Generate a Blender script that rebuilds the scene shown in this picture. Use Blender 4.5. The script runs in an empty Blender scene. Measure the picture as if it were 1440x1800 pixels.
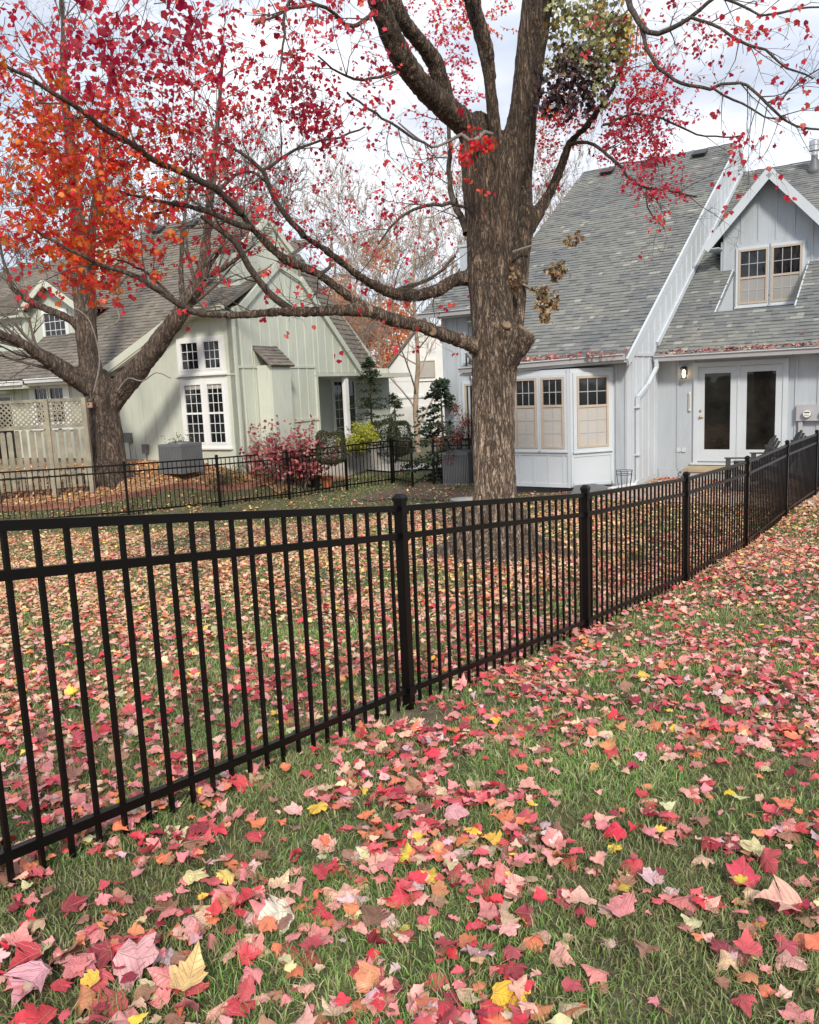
import bpy, bmesh, math, random
import numpy as np
from mathutils import Vector, Matrix, noise as mnoise
SC = bpy.context.scene
COL = SC.collection
rnd = random.Random(7)
NR = np.random.default_rng(11)
pi = math.pi

# ------------------------------------------------------------------ camera
FPX = 1440.0
PITCH, ROLL = math.radians(8.7), math.radians(2.5)
CAM = np.array([0, 0, 1.6])
FW = np.array([0, math.cos(PITCH), -math.sin(PITCH)])
_U0 = np.array([0, math.sin(PITCH), math.cos(PITCH)]); _R0 = np.array([1.0, 0, 0])
UP = math.cos(ROLL) * _U0 + math.sin(ROLL) * _R0
RT = math.cos(ROLL) * _R0 - math.sin(ROLL) * _U0
def ray(x, y): return FW + (x - 720) / FPX * RT - (y - 900) / FPX * UP
def at(x, y, D): return CAM + ray(x, y) * D
cd = bpy.data.cameras.new('camera'); cam = bpy.data.objects.new('camera', cd); COL.objects.link(cam)
cam.matrix_world = Matrix(((RT[0], UP[0], -FW[0], CAM[0]), (RT[1], UP[1], -FW[1], CAM[1]), (RT[2], UP[2], -FW[2], CAM[2]), (0, 0, 0, 1)))
cd.sensor_fit = 'HORIZONTAL'; cd.sensor_width = 36; cd.lens = 36.0 * FPX / 1440
cd.clip_end = 2000; cd.clip_start = 0.05
SC.camera = cam

# ------------------------------------------------------------------ light
SUN_EL, SUN_AZ = math.radians(37), math.radians(180 - 7)      # behind the camera, a little to the right
world = bpy.data.worlds.new('World'); SC.world = world; world.use_nodes = True
nt = world.node_tree; nt.nodes.clear()
out = nt.nodes.new('ShaderNodeOutputWorld'); bg = nt.nodes.new('ShaderNodeBackground')
sky = nt.nodes.new('ShaderNodeTexSky'); sky.sky_type = 'NISHITA'; sky.sun_disc = False
sky.sun_elevation = SUN_EL; sky.sun_rotation = SUN_AZ
tc = nt.nodes.new('ShaderNodeTexCoord'); mp = nt.nodes.new('ShaderNodeMapping'); mp.inputs['Scale'].default_value = (1, 1, 2.6)
n1 = nt.nodes.new('ShaderNodeTexNoise'); n1.inputs['Scale'].default_value = 2.3; n1.inputs['Detail'].default_value = 7; n1.inputs['Roughness'].default_value = 0.52
cr = nt.nodes.new('ShaderNodeValToRGB'); cr.color_ramp.elements[0].position = 0.30; cr.color_ramp.elements[1].position = 0.56
cr.color_ramp.elements[0].color = (.42, .42, .42, 1)
n2 = nt.nodes.new('ShaderNodeTexNoise'); n2.inputs['Scale'].default_value = 3.4; n2.inputs['Detail'].default_value = 6
cc = nt.nodes.new('ShaderNodeValToRGB')
cc.color_ramp.elements[0].position = 0.36; cc.color_ramp.elements[0].color = (3.8, 4.2, 5.0, 1)
cc.color_ramp.elements[1].position = 0.64; cc.color_ramp.elements[1].color = (7.4, 7.6, 8.1, 1)
mx = nt.nodes.new('ShaderNodeMix'); mx.data_type = 'RGBA'
L = nt.links.new
L(tc.outputs['Generated'], mp.inputs[0]); L(mp.outputs[0], n1.inputs['Vector']); L(mp.outputs[0], n2.inputs['Vector'])
L(n1.outputs['Fac'], cr.inputs[0]); L(n2.outputs['Fac'], cc.inputs[0])
L(cr.outputs[0], mx.inputs[0]); L(sky.outputs[0], mx.inputs[6]); L(cc.outputs[0], mx.inputs[7])
L(mx.outputs[2], bg.inputs[0]); bg.inputs[1].default_value = 0.108; L(bg.outputs[0], out.inputs[0])
sl = bpy.data.lights.new('sun', 'SUN'); sl.energy = 2.3; sl.angle = math.radians(8); sl.color = (1, .93, .83)
so = bpy.data.objects.new('sun', sl); COL.objects.link(so)
sdir = Vector((math.cos(SUN_EL) * math.sin(SUN_AZ), math.cos(SUN_EL) * math.cos(SUN_AZ), math.sin(SUN_EL)))
so.rotation_euler = sdir.to_track_quat('Z', 'Y').to_euler()
vs = SC.view_settings; vs.view_transform = 'Standard'; vs.look = 'None'; vs.exposure = 0.68; vs.gamma = 1.0

# ------------------------------------------------------------------ objects helpers
def tag(o, label=None, cat=None, group=None, kind=None):
    if label: o['label'] = label
    if cat: o['category'] = cat
    if group: o['group'] = group
    if kind: o['kind'] = kind
    return o
def empty(name, loc=(0, 0, 0), rz=0.0, parent=None, label=None, cat=None, group=None):
    o = bpy.data.objects.new(name, None); COL.objects.link(o); o.location = loc; o.rotation_euler = (0, 0, rz)
    if parent: o.parent = parent
    return tag(o, label, cat, group)
def link(name, me, parent=None, loc=None, rot=None):
    o = bpy.data.objects.new(name, me); COL.objects.link(o)
    if parent: o.parent = parent
    if loc is not None: o.location = loc
    if rot is not None: o.rotation_euler = rot
    return o

class MB:
    def __init__(s): s.v = []; s.f = []; s.c = []
    def add(s, vs, fs, col=None):
        n = len(s.v); s.v += [tuple(p) for p in vs]; s.f += [tuple(i + n for i in f) for f in fs]
        s.c += [col] * len(fs); return s
    def box(s, x0, y0, z0, x1, y1, z1, col=None):
        v = [(x0,y0,z0),(x1,y0,z0),(x1,y1,z0),(x0,y1,z0),(x0,y0,z1),(x1,y0,z1),(x1,y1,z1),(x0,y1,z1)]
        return s.add(v, [(0,3,2,1),(4,5,6,7),(0,1,5,4),(1,2,6,5),(2,3,7,6),(3,0,4,7)], col)
    def bar(s, a, b, w, h, up=(0, 0, 1), col=None):
        a = Vector(a); b = Vector(b); d = (b - a).normalized(); u = Vector(up)
        sd = d.cross(u)
        if sd.length < 1e-4: sd = d.cross(Vector((1, 0, 0)))
        sd.normalize(); u = sd.cross(d); sd *= w / 2; u *= h / 2
        v = [a-sd-u, a+sd-u, a+sd+u, a-sd+u, b-sd-u, b+sd-u, b+sd+u, b-sd+u]
        return s.add(v, [(0,1,2,3),(7,6,5,4),(0,4,5,1),(1,5,6,2),(2,6,7,3),(3,7,4,0)], col)
    def poly(s, pts, t, nrm=None, col=None):
        """planar polygon extruded by t against its normal"""
        P = [Vector(p) for p in pts]
        n = Vector((0, 0, 0))
        for i in range(len(P)):
            a, b = P[i], P[(i + 1) % len(P)]
            n += Vector(((a.y-b.y)*(a.z+b.z), (a.z-b.z)*(a.x+b.x), (a.x-b.x)*(a.y+b.y)))
        n.normalize()
        if nrm is not None and n.dot(Vector(nrm)) < 0: P.reverse(); n = -n
        k = len(P); Q = [p - n * t for p in P]
        return s.add(P + Q, [tuple(range(k)), tuple(range(2*k-1, k-1, -1))] + [(i, k+i, k+(i+1) % k, (i+1) % k) for i in range(k)], col)
    def tube(s, pts, rad, n=8, cap=True, col=None):
        P = [Vector(p) for p in pts]; m = len(P)
        if m < 2: return s
        t0 = (P[1] - P[0]).normalized(); ref = Vector((0, 0, 1)) if abs(t0.z) < .9 else Vector((1, 0, 0))
        x = t0.cross(ref).normalized(); V = []
        for i in range(m):
            t = (P[min(i+1, m-1)] - P[max(i-1, 0)])
            if t.length < 1e-9: t = t0
            t.normalize(); x = (x - t * x.dot(t)); x.normalize(); y = t.cross(x)
            r = rad[i] if hasattr(rad, '__len__') else rad
            for k in range(n):
                a = 2 * pi * k / n; V.append(P[i] + x * (r * math.cos(a)) + y * (r * math.sin(a)))
        F = [(i*n+k, i*n+(k+1) % n, (i+1)*n+(k+1) % n, (i+1)*n+k) for i in range(m-1) for k in range(n)]
        if cap: F += [tuple(range(n-1, -1, -1)), tuple(range((m-1)*n, m*n))]
        return s.add(V, F, col)
    def lathe(s, prof, c=(0, 0, 0), n=16, col=None):
        V = []; m = len(prof)
        for r, z in prof:
            for k in range(n): a = 2*pi*k/n; V.append((c[0]+r*math.cos(a), c[1]+r*math.sin(a), c[2]+z))
        F = [(i*n+k, i*n+(k+1) % n, (i+1)*n+(k+1) % n, (i+1)*n+k) for i in range(m-1) for k in range(n)]
        F += [tuple(range(n-1, -1, -1)), tuple(range((m-1)*n, m*n))]
        return s.add(V, F, col)
    def mesh(s, name, mat, smooth=False):
        me = bpy.data.meshes.new(name); me.from_pydata(s.v, [], s.f)
        if mat: me.materials.append(mat)
        if any(c is not None for c in s.c):
            at_ = me.attributes.new('tone', 'FLOAT', 'FACE')
            at_.data.foreach_set('value', [c if c is not None else .5 for c in s.c])
        if smooth: me.polygons.foreach_set('use_smooth', [True] * len(me.polygons))
        me.update(); return me
    def build(s, name, mat, parent=None, smooth=False, loc=None, rot=None):
        return link(name, s.mesh(name, mat, smooth), parent, loc, rot)

def np_mesh(name, V, F, mat, cols=None, smooth=False):
    """V (n,3), F (m,k) int, cols (n,3) per point"""
    me = bpy.data.meshes.new(name); V = np.asarray(V, np.float32); F = np.asarray(F, np.int32); k = F.shape[1]
    me.vertices.add(len(V)); me.vertices.foreach_set('co', V.ravel())
    me.loops.add(F.size); me.loops.foreach_set('vertex_index', F.ravel())
    me.polygons.add(len(F)); me.polygons.foreach_set('loop_start', np.arange(0, F.size, k, dtype=np.int32))
    if mat: me.materials.append(mat)
    if cols is not None:
        a = me.attributes.new('col', 'FLOAT_COLOR', 'POINT')
        c4 = np.ones((len(V), 4), np.float32); c4[:, :3] = cols; a.data.foreach_set('color', c4.ravel())
    me.update(calc_edges=True); me.validate()
    if smooth: me.polygons.foreach_set('use_smooth', np.ones(len(F), bool))
    return me

# ------------------------------------------------------------------ materials
class NM:
    def __init__(s, name):
        s.m = bpy.data.materials.new(name); s.m.use_nodes = True; s.t = s.m.node_tree
        s.b = s.t.nodes['Principled BSDF']; s.o = s.t.nodes['Material Output']
    def n(s, ty, **kw):
        x = s.t.nodes.new(ty)
        for k, v in kw.items():
            if k in x.inputs: x.inputs[k].default_value = v
            else: setattr(x, k, v)
        return x
    def l(s, a, b): s.t.links.new(a, b)
    def ramp(s, fac, stops):
        r = s.n('ShaderNodeValToRGB'); e = r.color_ramp.elements
        while len(e) < len(stops): e.new(.5)
        for i, (p, c) in enumerate(stops): e[i].position = p; e[i].color = (*c, 1) if len(c) == 3 else c
        s.l(fac, r.inputs[0]); return r.outputs[0]
    def coord(s, scale=(1, 1, 1), kind='Object'):
        c = s.n('ShaderNodeTexCoord'); m = s.n('ShaderNodeMapping'); m.inputs['Scale'].default_value = scale
        s.l(c.outputs[kind], m.inputs[0]); return m.outputs[0]
    def noise(s, vec, scale, detail=5, rough=.55):
        x = s.n('ShaderNodeTexNoise'); x.inputs['Scale'].default_value = scale; x.inputs['Detail'].default_value = detail; x.inputs['Roughness'].default_value = rough
        s.l(vec, x.inputs['Vector']); return x.outputs['Fac']
    def bump(s, h, strength=.4, dist=.02):
        b = s.n('ShaderNodeBump'); b.inputs['Strength'].default_value = strength; b.inputs['Distance'].default_value = dist
        s.l(h, b.inputs['Height']); s.l(b.outputs[0], s.b.inputs['Normal']); return b
    def mix(s, fac, a, b, mode='MIX'):
        x = s.n('ShaderNodeMix'); x.data_type = 'RGBA'; x.blend_type = mode
        for i, v in ((0, fac), (6, a), (7, b)):
            if isinstance(v, (int, float)): x.inputs[i].default_value = v
            elif isinstance(v, tuple): x.inputs[i].default_value = (*v, 1)
            else: s.l(v, x.inputs[i])
        return x.outputs[2]

def sc3(c, k): return tuple(min(1, x * k) for x in c)
def paint(name, c, rough=.55, var=.16, scale=1.6, bump=.12, metal=0.0, dirt=None):
    m = NM(name); v = m.coord()
    col = m.ramp(m.noise(v, scale, 6), [(.3, sc3(c, 1 - var)), (.7, sc3(c, 1 + var * .5))])
    if dirt:
        w = m.coord((3, 3, .5)); col = m.mix(m.ramp(m.noise(w, 2.2, 6), [(.52, (0, 0, 0)), (.75, (.45, .45, .45))]), col, dirt)
    m.l(col, m.b.inputs['Base Color']); m.b.inputs['Roughness'].default_value = rough; m.b.inputs['Metallic'].default_value = metal
    if bump: m.bump(m.noise(v, 45, 4), bump, .01)
    return m.m
M = {}
M['fence'] = paint('black_powder_coat', (.0035, .003, .003), .34, .3, 9, .05); M['fence'].node_tree.nodes['Principled BSDF'].inputs['Specular IOR Level'].default_value = .3
def siding(name, c, dirt):
    m = NM(name); v = m.coord((1, 1, .35)); col = m.ramp(m.noise(v, 1.4, 6, .6), [(.3, sc3(c, .86)), (.7, sc3(c, 1.06))])
    st = m.noise(m.coord((26, 26, .9)), 1.0, 6, .7); col = m.mix(1.0, col, m.ramp(st, [(.3, (.90, .90, .90)), (.7, (1.05, 1.05, 1.05))]), 'MULTIPLY')
    d = m.noise(m.coord((2, 2, .8)), 1.3, 8, .7); col = m.mix(m.ramp(d, [(.50, (0, 0, 0)), (.78, (.6, .6, .6))]), col, dirt)
    m.l(col, m.b.inputs['Base Color']); m.b.inputs['Roughness'].default_value = .62; m.bump(st, .35, .006); return m.m
M['blue'] = siding('blue_grey_siding', (.44, .48, .515), (.35, .37, .385))
M['bluetrim'] = paint('pale_blue_trim', (.53, .57, .60), .5, .08, 1.2, .06)
M['greytrim'] = paint('grey_gutter_paint', (.40, .40, .41), .45, .1, 1.5, .05)
M['green'] = siding('sage_siding', (.565, .595, .50), (.43, .45, .38))
M['greentrim'] = paint('sage_trim', (.61, .62, .51), .55, .1, 1.2, .06)
M['white'] = paint('white_paint', (.78, .78, .76), .45, .06, 2, .04)
M['offwhite'] = paint('weathered_white', (.70, .69, .64), .6, .12, 2, .08)
M['tan'] = paint('tan_window_clad', (.46, .38, .30), .5, .1, 3, .05)
M['screen'] = paint('insect_screen', (.30, .29, .27), .5, .08, 2, 0)
M['blind'] = paint('pale_blind', (.44, .42, .38), .35, .06, 2, 0)
M['steel'] = paint('galvanised_steel', (.55, .55, .55), .3, .15, 6, .05, metal=.9)
M['brass'] = paint('satin_brass', (.55, .42, .22), .3, .1, 5, 0, metal=.9)
M['dark'] = paint('dark_metal', (.02, .02, .02), .45, .2, 5, .1)
M['chair'] = paint('charcoal_chair_plastic', (.045, .042, .04), .5, .2, 5, .1)
M['ac'] = paint('grey_ac_case', (.13, .135, .14), .5, .1, 3, .05)
M['wood'] = paint('weathered_fence_wood', (.30, .265, .195), .8, .45, 3, .5, dirt=(.12, .13, .08))
M['plank'] = paint('worn_step_wood', (.42, .33, .20), .8, .25, 4, .3)
M['conc'] = paint('pale_concrete', (.42, .40, .37), .85, .2, 3, .4)
M['flash'] = paint('grey_flashing', (.13, .13, .13), .6, .2, 3, .2)
M['brick'] = paint('brick_edging', (.30, .13, .09), .85, .35, 7, .5)
M['terra'] = paint('terracotta', (.42, .14, .07), .8, .2, 5, .3)
M['nest'] = paint('birdhouse_wood', (.38, .22, .14), .8, .3, 9, .3)

def glass(name, tint=(.012, .014, .015), rough=.03):
    m = NM(name); v = m.coord(); c = m.ramp(m.noise(v, 1.7, 4), [(.35, sc3(tint, .4)), (.7, sc3(tint, 2.2))])  # mottled tint: uneven dark reflections are put into the glass colour
    m.l(c, m.b.inputs['Base Color']); m.b.inputs['Roughness'].default_value = rough; m.b.inputs['IOR'].default_value = 1.5
    m.bump(m.noise(v, 1.1, 2), .06, .05)
    return m.m
M['glass'] = glass('dark_window_glass')
M['glassdoor'] = glass('door_glass', (.011, .010, .009), .015)
def emit(name, c, st):
    m = NM(name); m.b.inputs['Base Color'].default_value = (*c, 1); m.b.inputs['Emission Color'].default_value = (*c, 1); m.b.inputs['Emission Strength'].default_value = st; return m.m
M['bulb'] = emit('lit_bulb', (1, .72, .38), 6)

def shingle(name, stops):
    m = NM(name); a = m.n('ShaderNodeAttribute'); a.attribute_name = 'tone'
    v = m.coord(); col = m.ramp(a.outputs['Fac'], stops)
    g = m.ramp(m.noise(v, .45, 4), [(.35, (.82, .84, .86)), (.65, (1.12, 1.1, 1.04))])
    col = m.mix(1.0, col, g, 'MULTIPLY')
    col = m.mix(.35, col, m.ramp(m.noise(v, 90, 2), [(.3, (.08, .08, .08)), (.7, (.5, .5, .5))]), 'OVERLAY')
    m.l(col, m.b.inputs['Base Color']); m.b.inputs['Roughness'].default_value = .9
    m.bump(m.noise(v, 160, 3), .4, .006); return m.m
M['roof'] = shingle('grey_shingles', [(0, (.15, .155, .16)), (.3, (.19, .195, .195)), (.7, (.235, .238, .222)), (.9, (.27, .272, .25)), (1, (.37, .37, .335))])
M['roofl'] = shingle('taupe_shingles', [(0, (.165, .142, .118)), (.5, (.215, .188, .155)), (1, (.27, .235, .195))])

def bark(name, dark, mid, light, sc=1.0, disp=.6, low=None):
    """furrowed bark: thin dark cracks run up the stem between lighter plates"""
    m = NM(name)
    def crack(scale, wob):
        v = m.coord(scale); w = m.n('ShaderNodeTexNoise'); w.inputs['Scale'].default_value = 1.0; w.inputs['Detail'].default_value = 4; w.inputs['Roughness'].default_value = .6; w.inputs['Distortion'].default_value = wob; m.l(v, w.inputs['Vector'])
        a = m.n('ShaderNodeMath', operation='SUBTRACT'); m.l(w.outputs['Fac'], a.inputs[0]); a.inputs[1].default_value = .5
        b = m.n('ShaderNodeMath', operation='ABSOLUTE'); m.l(a.outputs[0], b.inputs[0]); return b.outputs[0]
    c1 = crack((15*sc, 15*sc, 2.1*sc), .4); c2 = crack((34*sc, 34*sc, 5.5*sc), .3)
    r1 = m.ramp(c1, [(0, (0, 0, 0)), (.035, (.45, .45, .45)), (.11, (1, 1, 1))]); r2 = m.ramp(c2, [(0, (.25, .25, .25)), (.05, (.8, .8, .8)), (.14, (1, 1, 1))])
    h = m.mix(1.0, r1, r2, 'MULTIPLY'); hv = m.n('ShaderNodeRGBToBW'); m.l(h, hv.inputs[0])
    col = m.ramp(hv.outputs[0], [(.0, dark), (.35, mid), (.95, light)])
    p = m.noise(m.coord((3, 3, 1)), 1.0, 6, .65); col = m.mix(1.0, col, m.ramp(p, [(.35, (.62, .60, .58)), (.65, (1.2, 1.18, 1.15))]), 'MULTIPLY')
    f = m.noise(m.coord((80, 80, 25)), 1.0, 4, .7); col = m.mix(1.0, col, m.ramp(f, [(.3, (.72, .72, .72)), (.7, (1.25, 1.25, 1.25))]), 'MULTIPLY')
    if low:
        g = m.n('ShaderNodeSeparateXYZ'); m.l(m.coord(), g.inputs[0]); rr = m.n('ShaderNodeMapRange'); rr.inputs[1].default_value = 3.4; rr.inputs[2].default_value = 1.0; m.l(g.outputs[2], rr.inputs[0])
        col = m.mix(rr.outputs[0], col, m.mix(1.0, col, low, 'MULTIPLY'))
    m.l(col, m.b.inputs['Base Color']); m.b.inputs['Roughness'].default_value = .92
    m.bump(hv.outputs[0], disp, .035); return m.m
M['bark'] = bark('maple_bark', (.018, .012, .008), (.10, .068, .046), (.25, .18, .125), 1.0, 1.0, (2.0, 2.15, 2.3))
M['barkthin'] = bark('branch_bark', (.035, .026, .02), (.08, .062, .048), (.15, .122, .098), 1.6, .5)
M['barkgrey'] = bark('grey_brown_bark', (.022, .015, .011), (.11, .077, .057), (.235, .175, .132), .8, .9)
M['twig'] = paint('dark_twig', (.085, .065, .052), .85, .3, 8, .2)
M['twigmid'] = paint('brown_grey_twig', (.13, .105, .085), .85, .3, 8, .2)
M['twiggrey'] = paint('grey_twig', (.21, .175, .15), .85, .3, 8, .2)
M['twigtan'] = paint('tan_twig', (.36, .27, .19), .85, .3, 4, .2)
M['cutwood'] = paint('cut_wood', (.20, .135, .085), .8, .3, 12, .3)

def leafmat(name, trans=.35, attr=True, rough=.5, vein=True):
    m = NM(name)
    if attr: a = m.n('ShaderNodeAttribute'); a.attribute_name = 'col'; c = a.outputs['Color']
    else: a = m.n('ShaderNodeObjectInfo'); c = a.outputs['Color']
    v = m.coord(); k = m.ramp(m.noise(v, 38, 5, .6), [(.3, (.72, .70, .70)), (.5, (1, 1, 1)), (.72, (1.18, 1.22, 1.2))])
    c = m.mix(1.0, c, k, 'MULTIPLY')
    m.l(c, m.b.inputs['Base Color']); m.b.inputs['Roughness'].default_value = rough
    m.bump(m.noise(v, 130, 3), .35, .004)
    if trans:
        t = m.n('ShaderNodeBsdfTranslucent'); m.l(c, t.inputs[0]); x = m.n('ShaderNodeMixShader'); x.inputs[0].default_value = trans
        m.l(m.b.outputs[0], x.inputs[1]); m.l(t.outputs[0], x.inputs[2]); m.l(x.outputs[0], m.o.inputs[0])
    return m.m
M['leaf'] = leafmat('tree_leaf', .58)
M['litter'] = leafmat('fallen_leaf', .12, rough=.42)
def single_leaf():
    m = NM('fallen_leaf_single'); a = m.n('ShaderNodeObjectInfo'); v = m.coord(); c = a.outputs['Color']
    c = m.mix(1.0, c, m.ramp(m.noise(v, 2.4, 6, .65), [(.3, (.66, .60, .60)), (.5, (1, 1, 1)), (.72, (1.22, 1.3, 1.22))]), 'MULTIPLY')
    g = m.n('ShaderNodeSeparateXYZ'); m.l(v, g.inputs[0])
    def M_(op, a_, b_=None):
        x = m.n('ShaderNodeMath', operation=op)
        for k, q in enumerate((a_, b_)):
            if q is None: continue
            if isinstance(q, (int, float)): x.inputs[k].default_value = q
            else: m.l(q, x.inputs[k])
        return x.outputs[0]
    ax_ = M_('ABSOLUTE', g.outputs[0]); yy = M_('ADD', g.outputs[1], .40)
    d1 = ax_
    def dl(px, py): L_ = math.hypot(px, py); return M_('ABSOLUTE', M_('DIVIDE', M_('SUBTRACT', M_('MULTIPLY', ax_, py), M_('MULTIPLY', yy, px)), L_))
    d = M_('MINIMUM', M_('MINIMUM', d1, dl(.60, .57)), dl(.40, .10))
    w = M_('MULTIPLY', M_('ABSOLUTE', M_('SUBTRACT', M_('FRACT', M_('MULTIPLY', M_('SUBTRACT', yy, M_('MULTIPLY', ax_, .8)), 6.5)), .5)), .16); d = M_('MINIMUM', d, M_('ADD', w, .006))
    vn = m.n('ShaderNodeMapRange'); vn.inputs[1].default_value = .006; vn.inputs[2].default_value = .022; m.l(d, vn.inputs[0])
    c = m.mix(M_('MULTIPLY', M_('SUBTRACT', 1.0, vn.outputs[0]), .45), c, m.mix(.5, c, (.75, .55, .35)))
    sp = m.ramp(m.noise(v, 7, 5, .7), [(.63, (0, 0, 0)), (.70, (.75, .75, .75))]); c = m.mix(sp, c, (.13, .06, .035))
    m.l(c, m.b.inputs['Base Color']); m.b.inputs['Roughness'].default_value = .45; m.bump(vn.outputs[0], .5, .02)
    t = m.n('ShaderNodeBsdfTranslucent'); m.l(c, t.inputs[0]); x = m.n('ShaderNodeMixShader'); x.inputs[0].default_value = .12; m.l(m.b.outputs[0], x.inputs[1]); m.l(t.outputs[0], x.inputs[2]); m.l(x.outputs[0], m.o.inputs[0]); return m.m
M['litter1'] = single_leaf()
M['grass'] = leafmat('grass_blade', .25, rough=.5)
M['shrub'] = leafmat('shrub_leaf', .25, rough=.5)

def groundmat():
    m = NM('lawn_soil'); v = m.coord()
    a = m.noise(v, .55, 6); b = m.noise(v, 7, 8, .65); c = m.noise(v, 70, 4)
    col = m.ramp(b, [(.3, (.060, .072, .028)), (.5, (.10, .105, .048)), (.68, (.19, .155, .09))])
    col = m.mix(m.ramp(a, [(.45, (0, 0, 0)), (.68, (.6, .6, .6))]), col, (.13, .105, .065))
    sa = m.n('ShaderNodeAttribute'); sa.attribute_name = 'soil'; col = m.mix(sa.outputs['Fac'], col, m.ramp(b, [(.3, (.10, .072, .048)), (.6, (.20, .15, .105))]))
    col = m.mix(.5, col, m.ramp(c, [(.3, (.02, .02, .01)), (.7, (.6, .6, .5))]), 'OVERLAY')
    m.l(col, m.b.inputs['Base Color']); m.b.inputs['Roughness'].default_value = .95; m.bump(c, .7, .03); return m.m
M['ground'] = groundmat()
def mulch():
    m = NM('leaf_mulch'); v = m.coord(); vo = m.n('ShaderNodeTexVoronoi'); vo.inputs['Scale'].default_value = 16; m.l(v, vo.inputs['Vector'])
    col = m.ramp(m.noise(v, 19, 5), [(.3, (.11, .06, .035)), (.5, (.30, .17, .09)), (.7, (.46, .28, .14))])
    m.l(col, m.b.inputs['Base Color']); m.b.inputs['Roughness'].default_value = .95; m.bump(vo.outputs['Distance'], .7, .03); return m.m
M['mulch'] = mulch()
def soil():
    m = NM('bare_soil'); v = m.coord()
    col = m.ramp(m.noise(v, 14, 8, .7), [(.3, (.06, .042, .028)), (.55, (.14, .10, .07)), (.75, (.22, .17, .12))])
    m.l(col, m.b.inputs['Base Color']); m.b.inputs['Roughness'].default_value = .95; m.bump(m.noise(v, 40, 8, .7), .8, .04); return m.m
M['soil'] = soil()
def pavers():
    m = NM('brick_pavers'); v = m.coord(); b = m.n('ShaderNodeTexBrick'); m.l(v, b.inputs['Vector'])
    b.inputs['Scale'].default_value = 4.5; b.inputs['Color1'].default_value = (.34, .25, .20, 1); b.inputs['Color2'].default_value = (.42, .33, .27, 1); b.inputs['Mortar'].default_value = (.14, .12, .10, 1); b.inputs['Mortar Size'].default_value = .012
    m.l(b.outputs[0], m.b.inputs['Base Color']); m.b.inputs['Roughness'].default_value = .85; m.bump(b.outputs['Fac'], -.4, .01); return m.m
M['paver'] = pavers()

# ------------------------------------------------------------------ terrain
TP = [(-4,-6,.2),(4,-6,.1),(0,-6,.18),(0,0,.10),(-3,0,.18),(4,0,.0),(-1.05,1.8,.12),(.95,1.8,.02),(-1.42,2.20,.09),(-.05,4.46,-.23),(1.44,6.55,-.47),(2.99,8.7,-.66),(4.45,10.6,-.72),
  (6.1,13.05,-.76),(7.6,15.2,-.78),(9.2,17.4,-.75),(4.0,4.0,-.20),(4.6,8.9,-.56),(7.0,13.6,-.70),(12,13,-.7),(10,6,-.3),(-4,5,-.2),(-8,8,-.35),(-3,10,-.62),(1.1,10.8,-.66),(-1,14,-.85),
  (-8.75,17.2,-1.02),(-6.2,17.9,-1.04),(-4.5,19.3,-1.08),(-3.0,20.4,-1.10),(-1.6,21.5,-1.02),(-.44,22.4,-1.02),(.68,21.4,-.98),(2.4,20.7,-.95),(-6.6,19.3,-.45),(-5.2,20.2,-.35),(-4.2,20.7,-.45),(-3.5,21.0,-.62),
  (-7.3,20.0,-.35),(-6.0,20.9,-.15),(-9.5,19.6,-.4),(-12,21,-.2),(-3.2,22.6,-.8),(-2.4,24.5,-.75),(3.2,16.4,-.78),(5.7,17.7,-.72),(2.5,18.5,-.85),(1.6,20.5,-.92),(8,17,-.66),(11,17,-.66),
  (-1.9,27,-.6),(0.2,30,-1.1),(1,45,-1.3),(-15,12,-.75),(-5.5,13,-.93),(-4,16,-1.04),(-7.5,15,-1.0),(-2.5,12,-.76),(-5.4,19.95,-.18),(20,20,-.8),(-20,30,-.3),(20,45,-1.2),(-20,60,-1.3),(40,70,-1.5),(-40,70,-1.5),(0,80,-1.6),(0,-20,.3),(-30,-10,.2),(30,-10,0),(-30,20,-.2),(34,30,-1)]
_T = np.array(TP, float)
def _phi(r): return np.where(r > 1e-9, r * r * np.log(r + 1e-12), 0)
_n = len(_T); _K = _phi(np.linalg.norm(_T[:, None, :2] - _T[None, :, :2], axis=2)) + np.eye(_n) * .25
_P = np.c_[np.ones(_n), _T[:, :2]]
_W = np.linalg.solve(np.block([[_K, _P], [_P.T, np.zeros((3, 3))]]), np.r_[_T[:, 2], 0, 0, 0])
def gz(x, y):
    x = np.atleast_1d(np.asarray(x, float)); y = np.atleast_1d(np.asarray(y, float)); sh = x.shape; x = x.ravel(); y = y.ravel()
    o = np.empty(len(x))
    for i in range(0, len(x), 20000):
        q = np.c_[x[i:i+20000], y[i:i+20000]]
        z = _phi(np.linalg.norm(q[:, None] - _T[None, :, :2], axis=2)) @ _W[:_n] + _W[_n] + q @ _W[_n+1:]
        r = np.hypot(q[:, 0], q[:, 1] - 15); k = np.clip((r - 35) / 40, 0, 1); z = z * (1 - k) + np.where(q[:, 1] > 0, -1.5, .2) * k
        o[i:i+20000] = z
    o += .012 * np.sin(x * 2.3 + 1.1 * np.sin(y * 1.7)) * np.cos(y * 2.9 + x)
    return o.reshape(sh)
def g1(x, y): return float(gz(x, y)[0])
def gpt(px, py):
    """where the sight line through a photo point meets the ground"""
    d = ray(px, py); t = 1.0
    for _ in range(400):
        p = CAM + d * t
        if p[2] < g1(p[0], p[1]): break
        t += .02 * max(1, t * .3)
    return CAM + d * t
def axis(lo, hi, c, n, k):
    s = np.linspace(-1, 1, n); a = np.sinh(s * k) / np.sinh(k)
    return np.where(a < 0, c + a * (c - lo), c + a * (hi - c))
gx = axis(-400, 400, 0, 260, 5.2); gy = axis(-120, 700, 6, 300, 5.4)
X, Y = np.meshgrid(gx, gy); Z = gz(X, Y)
nx, ny = len(gx), len(gy); idx = np.arange(nx * ny).reshape(ny, nx)
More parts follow.
